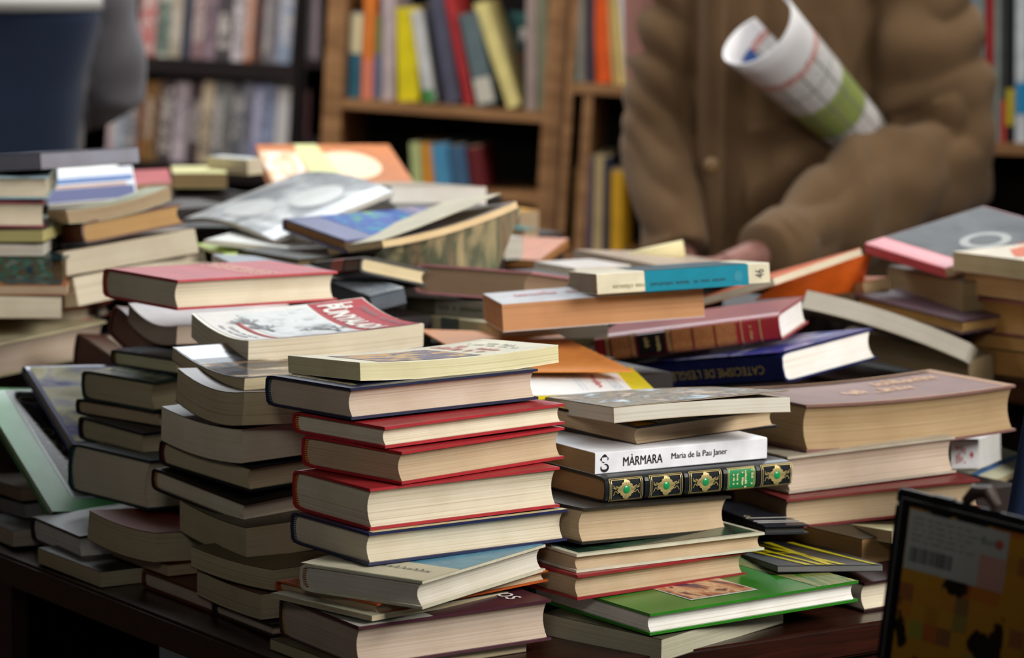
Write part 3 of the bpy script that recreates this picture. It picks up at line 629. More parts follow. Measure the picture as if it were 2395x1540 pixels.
B=BK['M3']
patch(B,'top',.30,.995,.0,.99,mat_pic(['#2c6a8a','#5a9ab4','#4a86a4','#7ab0c4'],4,(1,1,1),4,.3),'cover_picture')
patch(B,'top',.005,.30,.0,.99,mat_plain('cover_bone','#cfc9b0',.4),'cover_panel')
scrawl(B,'top',(.15,.80),(0,-.7),(.05,0),mat_plain('grey_ink','#6a6c68',.5),8,14,.0005)
B=BK['M1']; patch(B,'top',.005,.38,.0,.995,mat_plain('jacket_white','#c9c6bc',.3),'jacket_flap'); lettering(B,'top','ros',(.83,.36),(0,-.24),(.075,0),white_ink)
B=BK['S11']; patch(B,'top',.01,.99,.02,.98,mat_pic(['#15171c','#4a4e58','#1e2026','#8a7460','#c9c4b4','#23252c'],3,(1,1.5,1),11,.15),'cover_picture')
B=BK['A8']; patch(B,'top',.02,.98,.02,.98,mat_pic(['#20262e','#4a525c','#2a3038','#5a6470','#c4ccd4'],3,(1,3,1),5,.15),'cover_picture')
B=BK['A7']; patch(B,'top',.1,.98,.05,.9,mat_pic(['#1c2a26','#4a5c56','#a8b4a8','#2a3a34'],3,(1,4,1),9,.12),'cover_picture')
B=BK['D1']; patch(B,'top',.15,.9,.1,.85,mat_pic(['#3a1e18','#c8bca4','#e4e0d0','#6a4a34'],3,(1,1,1),6,.12),'cover_picture')
B=BK['B1']; patch(B,'top',.03,.97,.02,.96,mat_pic(['#3c4680','#7a80b4','#d8d4b8','#b8b490','#5a5f9a','#c8c8dc'],2.2,(1,1.5,1),12,.12),'cover_picture')
B=BK['G']
patch(B,'top',.17,.97,.10,.96,mat_plain('cover_grey_line','#8f9a94',.25),'picture_border',h=.0004)
def mat_rings():
    m,nt,b=nodes_of('ring_pattern'); uv=N(nt,'ShaderNodeUVMap').outputs[0]
    v=N(nt,'ShaderNodeTexVoronoi',distance='EUCLIDEAN'); v.inputs['Scale'].default_value=1; v.inputs['Randomness'].default_value=.55
    nt.links.new(mapping(nt,uv,(5,12,1)),v.inputs['Vector'])
    nt.links.new(ramp(nt,v.outputs['Distance'],[(.0,(.004,.004,.005)),(.33,(.004,.004,.005)),(.37,(.12,.11,.10)),(.40,(.12,.11,.10)),(.44,(.006,.006,.007))]),b.inputs['Base Color']); b.inputs['Roughness'].default_value=.13
    return m
patch(B,'top',.19,.96,.11,.95,mat_rings(),'cover_picture',h=.0006)
B=BK['R1']
patch(B,'top',.26,.58,.12,.80,mat_plain('cover_pale_line','#c9c4c0',.3),'picture_border',h=.0004)
patch(B,'top',.27,.57,.14,.78,mat_pic(['#4a2a44','#2c1e4a','#b8704a','#d8b48c','#6a1e2c','#3a1c3c'],4,(1,1,1),14,.3),'cover_picture',h=.0006)
patch(B,'top',.80,.995,.0,.995,mat_pic(['#1c5a22','#6a7a3c','#8a8a54','#2f6d22','#b0a448'],3,(1,1,1),15,.25),'cover_corner_picture')
B=BK['R8']; patch(B,'top',.0,.995,.0,.99,mat_pic(['#b8a488','#c4ac90','#4a3c3c','#8a7c5c','#5c5448','#a8bccc','#e4e6e2'],2.6,(2.6,1.6,1),17,.45),'cover_picture')
B=BK['R7']; patch(B,'top',.0,.12,.0,.9,mat_plain('cover_yellow','#d8a41c',.3),'cover_panel'); patch(B,'top',.14,.42,.0,.9,mat_plain('jacket_white','#c9c6bc',.3),'cover_panel')
B=BK['R3']; patch(B,'top',.03,.97,.04,.96,mat_pic(['#23402c','#3a5a44','#1c2c24','#4a6a58'],2,(1,1,1),18,.15),'cover_picture')
B=BK['T3']
patch(B,'top',.0,1,.0,.035,mat_plain('worn_edge','#a88468',.7),'worn_edge'); patch(B,'top',.0,1,.955,1,mat_plain('worn_edge','#a88468',.7),'worn_edge'); patch(B,'top',.955,1,.0,1,mat_plain('worn_edge','#a88468',.7),'worn_edge')
scrawl(B,'top',(.58,.60),(.32,0),(0,.22),gold_dim,9,8,.0013); scrawl(B,'top',(.34,.36),(.38,0),(0,.18),gold_dim,10,10,.0012); scrawl(B,'top',(.36,.34),(.2,0),(0,.08),gold_dim,11,7,.0009)
# white spine
B=BK['R6']
lettering(B,'a','MÀRMARA',(.158,.30),(.225,0),(0,.52),ink)
lettering(B,'a','Maria de la Pau Janer',(.435,.33),(.325,0),(0,.36),ink,'author_lettering')
def s_emblem(B):
    vs=[];fs=[]
    n=24
    for sgn in (1,-1):
        k0=len(vs)
        for i in range(n+1):
            t=i/n; a=math.pi*(1.15-1.65*t)   # a curl
            rx,ry=.020,.17; cx=.052; cy=.5+sgn*.19
            px_=cx+rx*math.cos(a)*(-1 if sgn<0 else 1)*(-1); py_=cy+sgn*ry*math.sin(a)*.9
            w=.2+.8*math.sin(math.pi*t)
            for s in (-1,1):
                vs.append(tuple(facept(B,'a',px_+s*.0050*w*math.cos(a),py_+s*.065*w*math.sin(a)*sgn,.0006)))
        for i in range(n): k=k0+2*i; fs.append((k,k+1,k+3,k+2))
    me=bpy.data.meshes.new('m'); me.from_pydata(vs,[],fs); link('spine_emblem',me,ink,B.root)
s_emblem(B)
# gilded spine
B=BK['R5']
green=mat_plain('green_enamel','#1c8a4c',.25,.6); greenp=mat_plain('green_label','#1a7a44',.4)
def strip(pts,wid,vs,fs,face,h):
    for (x0,y0),(x1,y1) in zip(pts,pts[1:]):
        sx,sy=B.la*B.ar,B.t
        dx,dy=(x1-x0)*sx,(y1-y0)*sy; l=math.hypot(dx,dy) or 1; nx,ny=-dy/l*wid/sx,dx/l*wid/sy; k=len(vs)
        for (x,y) in ((x0+nx,y0+ny),(x0-nx,y0-ny),(x1-nx,y1-ny),(x1+nx,y1+ny)): vs.append(tuple(facept(B,face,x,y,h)))
        fs.append((k,k+1,k+2,k+3))
B.ar=1
def frame(B,c,hw,jewel=True):
    vs=[];fs=[]
    for m_ in (1,.90):
        x0,x1=c-hw*m_,c+hw*m_; y0,y1=.5-.42*m_,.5+.42*m_
        pl=[(x0,y0),(x1,y0),(x1,y1),(x0,y1),(x0,y0)]
        pts=[]
        for a,b_ in zip(pl,pl[1:]): pts+=[(a[0]+(b_[0]-a[0])*i/6,a[1]+(b_[1]-a[1])*i/6) for i in range(6)]
        pts.append(pl[0]); strip(pts,.00032,vs,fs,'a',.0009)
    if jewel:
        r=.0065
        for k,(rr,sq,wv) in enumerate(((1.62,1,.16),(1.42,1,.22),(1.22,1,.20),(1.05,1,.1),(.80,0,0),(.70,0,0))):
            pts=[]
            for i in range(49):
                a=2*math.pi*i/48
                if sq: d=1/(abs(math.cos(a))+abs(math.sin(a)))*rr*(1+wv*math.sin(a*12)*.5)
                else: d=rr
                pts.append((c+d*r*math.cos(a)/B.la,.5+d*r*math.sin(a)/B.t))
            strip(pts,.00045,vs,fs,'a',.0010)
        for sx_ in (-1,1):
            for ph in (0,math.pi,math.pi/2):
                pts=[(c+sx_*(.0052+(.0155-.0052)*i/14)/B.la,.5+(.0016*math.sin(ph+i*.75)+ (i/14)*.0035*(1 if ph else -1))/B.t) for i in range(15)]
                strip(pts,.00032,vs,fs,'a',.0010)
    me=bpy.data.meshes.new('m'); me.from_pydata(vs,[],fs); link('gilt_ornament',me,gold,B.root)
    if jewel:
        vs=[];fs=[]; r=.0045
        vs.append(tuple(facept(B,'a',c,.5,.0022)))
        for j in range(1,5):
            for i in range(20):
                a=2*math.pi*i/20; q=j/4
                vs.append(tuple(facept(B,'a',c+q*r*math.cos(a)/B.la,.5+q*r*math.sin(a)/B.t,.0008+.0014*math.sqrt(max(0,1-q*q)))))
        for i in range(20): fs.append((0,1+i,1+(i+1)%20))
        for j in range(3):
            for i in range(20): a=1+j*20; fs.append((a+i,a+20+i,a+20+(i+1)%20,a+(i+1)%20))
        me=bpy.data.meshes.new('m'); me.from_pydata(vs,[],fs); link('green_roundel',me,green,B.root,True)
for c in (.105,.315,.525,.915): frame(B,c,.085)
patch(B,'a',.645,.795,.10,.90,greenp,'title_label',h=.0007)
frame(B,.72,.074,False)
for i,(a_,l0) in enumerate(((.770,.84),(.735,.80),(.718,.84),(.690,.70),(.670,.70))): scrawl(B,'a',(a_,l0),(0,-.68 if i<3 else -.42),(.014,0),mat_plain('pale_gilt','#d8cc9c',.4),60+i,9 if i<3 else 6,.00028,h=.0012)
for c in (.21,.42,.63,.81):
    patch(B,'a',c-.010,c+.010,.0,1,mat_plain('raised_band','#0c1014',.35),'raised_band',h=.0016,nu=3)
# teal spine
B=BK['P13']
patch(B,'a',.275,.875,-.0,1.0,mat_plain('teal_print','#157f96',.3),'spine_panel',h=.0004)
patch(B,'top',.275,.875,.0,.98,mat_pic(['#0e3c4c','#1c5a6c','#14343e'],3,(1,1,1),3,.3),'cover_panel',h=.0004)
lettering(B,'a','nas clásicas',(.27,.42),(-.18,0),(0,-.22),mat_plain('olive_ink','#8a8458',.5),h=.0007)
scrawl(B,'a',(.74,.42),(-.45,0),(0,-.2),mat_plain('dark_teal_ink','#0c5a6c',.5),12,34,.0005,h=.0007)
lettering(B,'a','46',(.965,.30),(0,.42),(-.05,0),ink,h=.0007)
me=bpy.data.meshes.new('m'); vs=[];fs=[]
for k in range(24):
    a0,a1=2*math.pi*k/24,2*math.pi*(k+1)/24
    q=len(vs); vs+= [tuple(facept(B,'a',.815,.45,.0008))]+[tuple(facept(B,'a',.815+.0050*math.cos(a)/B.la,.45+.0062*math.sin(a)/B.t,.0008)) for a in (a0,a1)]; fs.append((q,q+1,q+2))
me.from_pydata(vs,[],fs); link('globe_emblem',me,mat_stripes('#157f96','#cfe4e8',2500),B.root)
# red and gold spine
B=BK['Q1']
patch(B,'b',.235,.385,.0,1,mat_plain('black_label','#141012',.35),'spine_label',h=.0006)
scrawl(B,'b',(.270,.75),(0,-.5),(.03,0),gold,13,4,.0006,h=.0010); scrawl(B,'b',(.335,.75),(0,-.55),(.03,0),gold,14,5,.0006,h=.0010)
for c in (.065,.075,.205,.215,.40,.41,.80,.90): patch(B,'b',c-.003,c+.003,.04,.96,gold,'gilt_line',nu=1,h=.0008)
gt=mat_pic(['#7a1e22','#8a2228','#a8804a','#7a1e22','#b08c50'],12,(1,1,1),21,.35,'LINEAR',1.5)
for c0,c1 in ((.09,.195),(.42,.53),(.54,.65),(.66,.77)): patch(B,'b',c0,c1,.08,.9,gt,'gilt_tooling',h=.0007)
scrawl(B,'b',(.84,.8),(0,-.6),(.02,0),gold,15,7,.0004,h=.0009)
B=BK['Q2']
lettering(B,'b','CATECISME DE L\'ESGLÉSIA CATÒLICA',(.885,.62),(-1.02,0),(0,-.34),mat_plain('dull_gold_foil','#b09a50',.4,.5,.2),h=.0006)
patch(B,'top',.005,.995,.0,.99,mat_pic(['#22348a','#3a4cb4','#2c3c98','#c0c4e0','#28368c'],2,(1,2,1),22,.12),'cover_picture')
B=BK['P7']; patch(B,'b',.62,.78,.1,.95,mat_plain('dull_red_label','#8a2c24',.4),'spine_label'); patch(B,'b',.82,.985,.06,.96,mat_pic(['#141012','#5a2c1c','#141012','#8a4a30'],4,(1,1,1),23,.35),'spine_picture')
B=BK['P5']; patch(B,'top',.22,.78,.10,.92,mat_pic(['#4a9a5c','#6ab46a','#3c7ac4','#4a5cae','#3aa4b4','#5ab88a'],3,(1,1,1),24,.25),'cover_picture'); patch(B,'top',.86,.9,.03,.97,mat_plain('cover_pink_line','#a08cb0',.3),'cover_band')
B=BK['P12']; scrawl(B,'top',(.12,.45),(.33,0),(0,.3),mat_plain('pink_ink','#d0888c',.4),16,9,.0009)
B=BK['P10']; scrawl(B,'b',(.4,.35),(.5,0),(0,.4),mat_plain('grey_green_ink','#4a4c3c',.5),17,12,.0007); patch(B,'b',.02,.36,.0,1,mat_plain('olive_panel','#5c5846',.4),'spine_panel')
B=BK['P11']; patch(B,'b',.24,.48,.0,1,mat_plain('slate_label','#56605c',.4),'spine_label')
B=BK['P8']; patch(B,'top',.0,1,.0,1,mat_pic(['#8ea0b4','#c4d0e0','#dce4ee','#a8b8cc','#eef2f6'],2.4,(1,2,1),25,.1),'cover_picture')
B=BK['P8b']; patch(B,'top',.0,1,.0,1,mat_pic(['#8ea0b4','#c4d0e0','#dce4ee','#a8b8cc'],2.4,(1,2,1),26,.1),'cover_picture')
B=BK['H1']; patch(B,'top',.0,.98,.55,.72,mat_plain('stripe_blue','#4a78b8',.3),'cover_band'); patch(B,'top',.0,.98,.02,.40,mat_plain('stripe_indigo','#4a548c',.3),'cover_band'); patch(B,'top',.0,.9,.42,.50,mat_plain('stripe_peach','#d0a488',.3),'cover_band')
B=BK['P1']; patch(B,'top',.0,1,.0,1,mat_pic(['#7c8086','#9a9ea4','#aeb2b6','#e4e8ea','#8e9298','#a2a6aa'],2.0,(1.2,1.2,1),27,.12),'cover_picture')
def disc(B,face,cx,cy,rx,ry,mat,name='printed_oval',h=.0008):
    vs=[tuple(facept(B,face,cx,cy,h))]+[tuple(facept(B,face,cx+rx*math.cos(a*math.pi/16),cy+ry*math.sin(a*math.pi/16),h)) for a in range(32)]
    me=bpy.data.meshes.new('m'); me.from_pydata(vs,[],[(0,1+i,1+(i+1)%32) for i in range(32)]); link(name,me,mat,B.root)
disc(B,'top',.62,.30,.20,.14,mat_plain('white_print','#e8ecec',.2)); disc(B,'top',.25,.55,.16,.2,mat_plain('white_print','#e8ecec',.2))
B=BK['P2']; disc(B,'top',.60,.42,.24,.36,mat_plain('cream_print','#e8ccaa',.4)); patch(B,'top',0,0,0,0,mat_plain('pale_green_print','#c8c88c',.4),'cover_band',quad=((.30,.02),(.52,.02),(.45,.98),(.28,.98)),h=.0010); patch(B,'top',0,.28,.02,.8,mat_pic(['#f0e4dc','#ecd8c8','#d8a06c','#f4ece4'],4,(1,1,1),29,.4),'cover_picture',h=.0006)
B=BK['P3']; patch(B,'top',.0,1,.0,1,mat_plain('white_print','#e8ecec',.2),'cover_panel')
B=BK['F0']; patch(B,'top',.0,.95,.0,.95,mat_pic(['#2a2a34','#8a8ca0','#4a4c5c','#c4c8d4','#1c1c24'],5,(1,1,1),30,.3),'cover_picture')
B=BK['F5']; patch(B,'a',.1,.9,.0,1,mat_pic(['#14303a','#1c4a58','#6a5030','#2a6a60','#8a8478','#10262e'],3,(2.5,1,1),31,.2),'jacket_picture')
B=BK['F6']; patch(B,'top',.0,.95,.0,.95,mat_pic(['#c86a3c','#d88a54','#3a4446','#5c6a70','#20282a'],2,(1,1,1),32,.2),'cover_picture')
B=BK['Q6']
patch(B,'top',.16,.99,.01,.99,mat_pic(['#484b4f','#5c6064','#6a6e72','#4c5054'],2,(1,1,1),33,.75),'cover_picture',h=.0005)
disc(B,'top',.52,.28,.17,.20,mat_plain('pale_grey_print','#a4a8a8',.7),'printed_oval'); disc(B,'top',.52,.28,.11,.13,mat_plain('mid_grey_print','#5c6063',.7),'printed_oval',.0010); patch(B,'top',0,0,0,0,mat_plain('pale_grey_print','#a4a8a8',.7),'printed_shape',quad=((.52,.40),(.60,.36),(.80,.88),(.60,.96)))
B=BK['Q9a']; patch(B,'top',0,0,0,0,mat_plain('orange_print','#e0704c',.35),'cover_picture',quad=((.1,.45),(.99,.20),(.9,.98),(.4,.8)))
B=BK['W0']; 
for i in range(4): scrawl(B,'b',(.50-.10*i,.8),(0,-.6),(.06,0),red_ink,70+i,8,.0004)
vs=[tuple(facept(B,'b',.80,.5,.0009))]+[tuple(facept(B,'b',.80+(.09 if i%2 else .035)*math.cos(i*math.pi/5),.5+(.16 if i%2 else .06)*math.sin(i*math.pi/5),.0009)) for i in range(10)]
me=bpy.data.meshes.new('m'); me.from_pydata(vs,[],[(0,1+i,1+(i+1)%10) for i in range(10)]); link('star_emblem',me,red_ink,B.root)
B=BK['W1']; patch(B,'top',.0,1,.30,.42,mat_plain('stripe_blue','#4a78b8',.3),'cover_band')
B=BK['DK']; 
for c in (.72,.84,.90): patch(B,'top',.0,1,1-c,1-c+.018,white_ink,'cover_line')
lettering(B,'top','os',(.05,.38),(0,-.12),(.12,0),mat_plain('cream_ink','#b8ac88',.5))
B=BK['Y']
yel=mat_plain('yellow_paint','#c9bc14',.3)
rnd=random.Random(4)
def stroke(B,pts,w,mat,name='brush_stroke'):
    vs=[];fs=[]
    for i,(x,y) in enumerate(pts):
        ww=w*(.7+.5*rnd.random()); vs+= [tuple(facept(B,'top',x-ww,y,.0006)),tuple(facept(B,'top',x+ww,y,.0006))]
        if i: k=2*i; fs.append((k-2,k-1,k+1,k))
    me=bpy.data.meshes.new('m'); me.from_pydata(vs,[],fs); link(name,me,mat,B.root)
for x0,x1 in ((.10,.30),(.25,.42),(.40,.62),(.78,.93),(.55,.50)):
    stroke(B,[(x0+(x1-x0)*(i/7)**1.2,.93-.92*i/7) for i in range(8)],.03,yel)
stroke(B,[(.08+.5*i/8,.55-.1*i/8) for i in range(9)],.06,yel)
stroke(B,[(.12+.3*i/5,.75-.05*i/5) for i in range(6)],.07,yel)
B=BK['Q4']
# hanging orange cover of the tilted paperback
def fcov(u,v,w_):
    return (u*B.la*1.12,.001+v*.035+.0008*w_,-.0005-v*(.010+.034*u))
link('loose_cover',lattice(fcov,8,4,1),mat_cover('#d8601c',.4),B.root)
B=BK['P6']
def fcov(u,v,w_): return (u*B.la*(1.03-.25*v),.001+v*.05+.0008*w_,-.0005-v*(.018+.082*u))
link('loose_cover',lattice(fcov,8,4,1),mat_pic(['#4a3c30','#8a7a60','#5c6450','#b0a47c','#3c3c34'],4,(8,3,1),35,.3),B.root)
def fcov(u,v,w_): x,y=u*B.la,v*B.lb; return (x,y+.03*u,B.t+.0006*w_+.012*(u**1.5))
link('raised_leaf',lattice(fcov,8,4,1),mat_cover('#c9c0a4',.6),B.root)
# ---------------- table ----------------
TX,TY,TYAW=-.1204,2.7938,.60244
TA,TB=1.42,1.75
TM=Matrix.Translation((TX,TY,0))@Matrix.Rotation(TYAW,4,'Z')
dwood=mat_wood('dark_mahogany','#1a0908','#341410',(3,3,40),.32)
twood=mat_wood('table_top_wood','#1e0d09','#38190f',(2,30,30),.28)
table=empty('display_table',(TX,TY,0),Euler((0,0,TYAW)),'dark mahogany display table heaped with second-hand books','table')
link('table_top',boxes_mesh([(0,TA,0,TB,.717,.7495)],.003),twood,table)
link('apron',boxes_mesh([(.05,TA-.05,.012,.034,.60,.7165)],.002),dwood,table)
for (a,b_) in ((TA-.12,.06),(.3,.3),(.06,TB-.12),(TA-.12,TB-.12)):
    link('leg',boxes_mesh([(a,a+.07,b_,b_+.07,.0,.7165)],.004),dwood,table)
link('side_panel',boxes_mesh([(.03,.05,.80,1.6,.02,.7165)],.002),mat_wood('panel_wood','#2a0a08','#3c1210',(3,3,30),.5),table)
link('shade_partition',boxes_mesh([(.60,.62,.05,TB-.05,.01,.7165)],.0),mat_plain('under_table_shade','#0c0606',.8),table)  # unseen black partition added so the space under the table stays dark
link('shade_partition',boxes_mesh([(.05,.62,1.58,1.60,.01,.7165)],.0),mat_plain('under_table_shade','#0c0606',.8),table)  # second added black partition, closes off the end of that dark space
link('bottom_board',boxes_mesh([(.05,TA-.05,.05,TB-.05,.10,.13)],.0),mat_plain('under_table_shade','#0c0606',.8),table)  # added lower board, coloured black to stand in for under-table shade
# stepped riser under the heap
def pose_M(p):
    return Matrix.Translation(p[:3])@Matrix.Rotation(p[3],4,'Z')@Matrix.Rotation(p[5],4,'Y')@Matrix.Rotation(p[4],4,'X')
inv=TM.inverted(); foot=[]
for k,p in POSES.items():
    M_=inv@pose_M(p); cs=[M_@Vector((i*p[6],j*p[7],0)) for i,j in ((0,0),(1,0),(1,1),(0,1))]
    foot.append(([ (c.x,c.y) for c in cs],min(c.z for c in cs)))
foot.append(([(.40,.10),(.75,.10),(.75,.5),(.40,.5)],.938)) 
def overlap(poly,x0,x1,y0,y1):
    # separating axis for convex polygons
    q=[(x0,y0),(x1,y0),(x1,y1),(x0,y1)]
    for P_ in (poly,q):
        for i in range(4):
            ax=P_[(i+1)%4][1]-P_[i][1],-(P_[(i+1)%4][0]-P_[i][0])
            a=[ax[0]*v[0]+ax[1]*v[1] for v in poly]; b_=[ax[0]*v[0]+ax[1]*v[1] for v in q]
            if max(a)<=min(b_) or max(b_)<=min(a): return False
    return True
cell=.11; steps=[]
for i in range(int((TA-.14)/cell)):
    for j in range(int((TB-.14)/cell)):
        x0,y0=.14+i*cell,.14+j*cell
        if x0+y0<.62 and not False:
            if min(x0,y0)<.30: continue
        if min(x0,y0)<.20: continue
        zs=[z for poly,z in foot if overlap(poly,x0,x0+cell,y0,y0+cell)]
        zt=min(zs)-.004 if zs else None
        steps.append([x0,y0,zt])
known=[s for s in steps if s[2]]
bl=[]
for x0,y0,zt in steps:
    if zt is None:
        near=sorted(known,key=lambda s:(s[0]-x0)**2+(s[1]-y0)**2)[:4]; zt=min(s[2] for s in near)
        if math.hypot(near[1][0]-x0,near[1][1]-y0)>cell*1.2 or x0+y0>2.1: continue
        zt=min(zt,.90)
    if zt>.80: bl.append((x0,x0+cell,y0,y0+cell,.7497,zt))
link('display_riser',boxes_mesh(bl),mat_wood('riser_wood','#120a08','#24140e',(3,3,3),.6),table)
# white box under the table
wb=empty('storage_box',(-.24,3.42,.131),Euler((0,0,0)),'white cardboard box standing under the table top','box')
c0=at(375,1520,3.42)
box('box_body',(c0.x+.24,c0.x+.24+.22,0,.2,.0,.52),mat_plain('white_card','#d8d8da',.6),wb); box('lid_flap',(c0.x+.24-.001,c0.x+.24+.221,-.001,.201,.47,.525),mat_plain('white_card2','#e0e0e2',.6),wb)
# ---------------- loose sheets ----------------
def sheet(name,pts,th,mat,label,cat,parent=None):
    def fn(u,v,w_):
        a=pts[0].lerp(pts[1],u); b_=pts[3].lerp(pts[2],u); p=a.lerp(b_,v); return (p.x,p.y,p.z+th*(w_))
    o=link(name,lattice(fn,8,8,1),mat,parent)
    if label: tag(o,label,cat)
    return o
def P3(px,py,z):
    r=proj_ray(px,py); s=(z-CAM_H)/r.z; return Vector((0,0,CAM_H))+r*s
org=Vector(P3(1300,860,.955))
env=empty('envelope',org,None,'large orange paper envelope lying in front of the cream-spined paperback','envelope')
rel=lambda l:[p-org for p in l]
epts=rel([at(1150,872,3.43),at(1481,871,3.42),at(1300,783,3.66),at(980,774,3.68)])
sheet('envelope_body',epts,.002,mat_plain('orange_kraft','#d98a44',.6),None,None,env)
fl=rel([at(1265,858,3.46),at(1462,865,3.432),at(1300,787,3.645),at(1180,790,3.63)])
u0,v0=rel([at(1330,800,3.60),at(1455,860,3.44)])
d=(v0-u0); n_=Vector((-d.y,d.x,0)).normalized(); vs=[];fs=[]
for i in range(9):
    p=u0+d*(i/9)+Vector((0,0,.0045)); q=p+n_*(-.02 if i%2 else -.012)+d*.05; r_=d.normalized()*.0011; k=len(vs); vs+=[tuple(p-r_),tuple(p+r_),tuple(q+r_),tuple(q-r_)]; fs.append((k,k+1,k+2,k+3))
me=bpy.data.meshes.new('m'); me.from_pydata(vs,[],fs); link('faint_lettering',me,mat_plain('brown_ink','#b06c34',.6),env)
org=Vector(P3(1400,900,.945))
mg=empty('magazine',org,None,'bright yellow-edged white magazine under the orange envelope','magazine')
mp=rel([P3(1200,938,.942),P3(1535,924,.942),P3(1478,868,.942),P3(1180,868,.942)])
sheet('magazine_body',mp,.004,mat_plain('magazine_yellow','#e6d21c',.35),None,None,mg)
def sub(pts,a0,a1,c0,c1,dz):
    f=lambda u,v: pts[0].lerp(pts[1],u).lerp(pts[3].lerp(pts[2],u),v)+Vector((0,0,dz))
    return [f(a0,c0),f(a1,c0),f(a1,c1),f(a0,c1)]
sheet('white_page',sub(mp,.0,.84,.0,.74,.0042),.0004,mat_plain('magazine_white','#f2f2f2',.35),None,None,mg)
def flat_text(s,pts,a,c,U,V,dz,mat,par,nm='printed_lettering'):
    f=lambda u,v: pts[0].lerp(pts[1],u).lerp(pts[3].lerp(pts[2],u),v)+Vector((0,0,dz))
    vs,fs=text2d(s); me=bpy.data.meshes.new('m'); me.from_pydata([tuple(f(a+U[0]*x+V[0]*y,c+U[1]*x+V[1]*y)) for x,y in vs],[],fs); link(nm,me,mat,par)
def smudge(pts,a,c,U,V,dz,mat,par,seed,n):
    f=lambda u,v: pts[0].lerp(pts[1],u).lerp(pts[3].lerp(pts[2],u),v)+Vector((0,0,dz))
    rnd=random.Random(seed); vs=[];fs=[]
    for i in range(n):
        x0=(i+.1)/n; x1=x0+rnd.uniform(.4,.75)/n; y0,y1=rnd.uniform(0,.3),rnd.uniform(.6,1); k=len(vs)
        vs+=[tuple(f(a+U[0]*x+V[0]*y,c+U[1]*x+V[1]*y)) for x,y in ((x0,y0),(x1,y0),(x1,y1),(x0,y1))]; fs.append((k,k+1,k+2,k+3))
    me=bpy.data.meshes.new('m'); me.from_pydata(vs,[],fs); link('illegible_lettering',me,mat,par)
smudge(mp,.60,.66,(.02,-.5),(.05,0),.0052,mat_plain('pink_red_ink','#d0686c',.5),mg,1,9)
for i,x in enumerate((.70,.725,.75,.50,.47)): smudge(mp,x,.68,(.03,-.6),(.010,0),.0052,mat_plain('blue_ink','#a8bcd0' if i>2 else '#7a98b8',.5),mg,2+i,16)
# rolled cream paper
def tube_mesh(path,rads,n=14,cap=True):
    bm=bmesh.new(); rings=[]
    for i,p in enumerate(path):
        p=Vector(p); d=(Vector(path[min(i+1,len(path)-1)])-Vector(path[max(i-1,0)])).normalized()
        a=d.orthogonal().normalized(); 
        if i: a=(prev-d*prev.dot(d)).normalized()
        prev=a; b_=d.cross(a); r=rads[i]
        if not isinstance(r,(tuple,list)): r=(r,r)
        rings.append([bm.verts.new(p+a*math.cos(2*math.pi*k/n)*r[0]+b_*math.sin(2*math.pi*k/n)*r[1]) for k in range(n)])
    for r0,r1 in zip(rings,rings[1:]):
        for k in range(n): bm.faces.new((r0[k],r0[(k+1)%n],r1[(k+1)%n],r1[k]))
    if cap: bm.faces.new(rings[0][::-1]); bm.faces.new(rings[-1])
    bmesh.ops.recalc_face_normals(bm,faces=bm.faces[:]); me=bpy.data.meshes.new('m'); bm.to_mesh(me); bm.free(); return me
a,b_=at(1450,606,4.1),at(1600,584,4.1)
t=link('paper_roll',tube_mesh([a,a.lerp(b_,.5),b_],[.006,.010,.0125],16),mat_plain('cream_paper','#e0d4a4',.7),None,True); tag(t,'rolled cream paper lying before the brown coat','paper roll')
# ---------------- foreground framed pouch on a stand ----------------
FD=2.52
tl,tr,bl_=at(2104,1140,FD),at(2460,1228,FD-.09),at(2080,1575,FD-.005)
fo=tl.copy(); ex=(tr-tl).normalized(); ez=(bl_-tl); ez=(ez-ex*ez.dot(ex)).normalized(); ey=ex.cross(ez)  # ez points down, ey points away
FM=Matrix((ex,ey,-ez)).transposed().to_4x4(); FM.translation=fo   # local x right, z up
st=empty('framed_pouch',fo,None,'black stitched frame with a clear window holding a barcode label, close to the lens','framed pouch'); st.matrix_world=FM
FW,FH=.155,.215
blk=mat_plain('black_leather','#131316',.38)
def rrect_frame(x0,x1,z0,z1,w_,d):
    return [(x0,x1,-d,d,z1-w_,z1),(x0,x0+w_,-d,d,z0,z1-w_+.0005),(x1-w_,x1,-d,d,z0,z1-w_+.0005),(x0+w_-.0005,x1-w_+.0005,-d,d,z0,z0+w_)]
o=link('leather_frame',boxes_mesh(rrect_frame(0,FW,-FH,0,.0125,.004),.0018),blk,st)
link('back_panel',boxes_mesh([(.004,FW-.004,.0,.003,-FH+.004,-.004)],0),mat_plain('black_board','#0c0c0e',.5),st)
pts=[]
for i in range(44): pts.append((.0065+i*.0033,-.0065))
for i in range(62): pts.append((.0065,-.0065-i*.0033))
link('stitching',boxes_mesh([(x-.0009,x+.0009,-.0052,-.0038,z-.0004,z+.0004) if z==-.0065 else (x-.0004,x+.0004,-.0052,-.0038,z-.0009,z+.0009) for x,z in pts]),mat_plain('grey_thread','#8a8a84',.7),st)
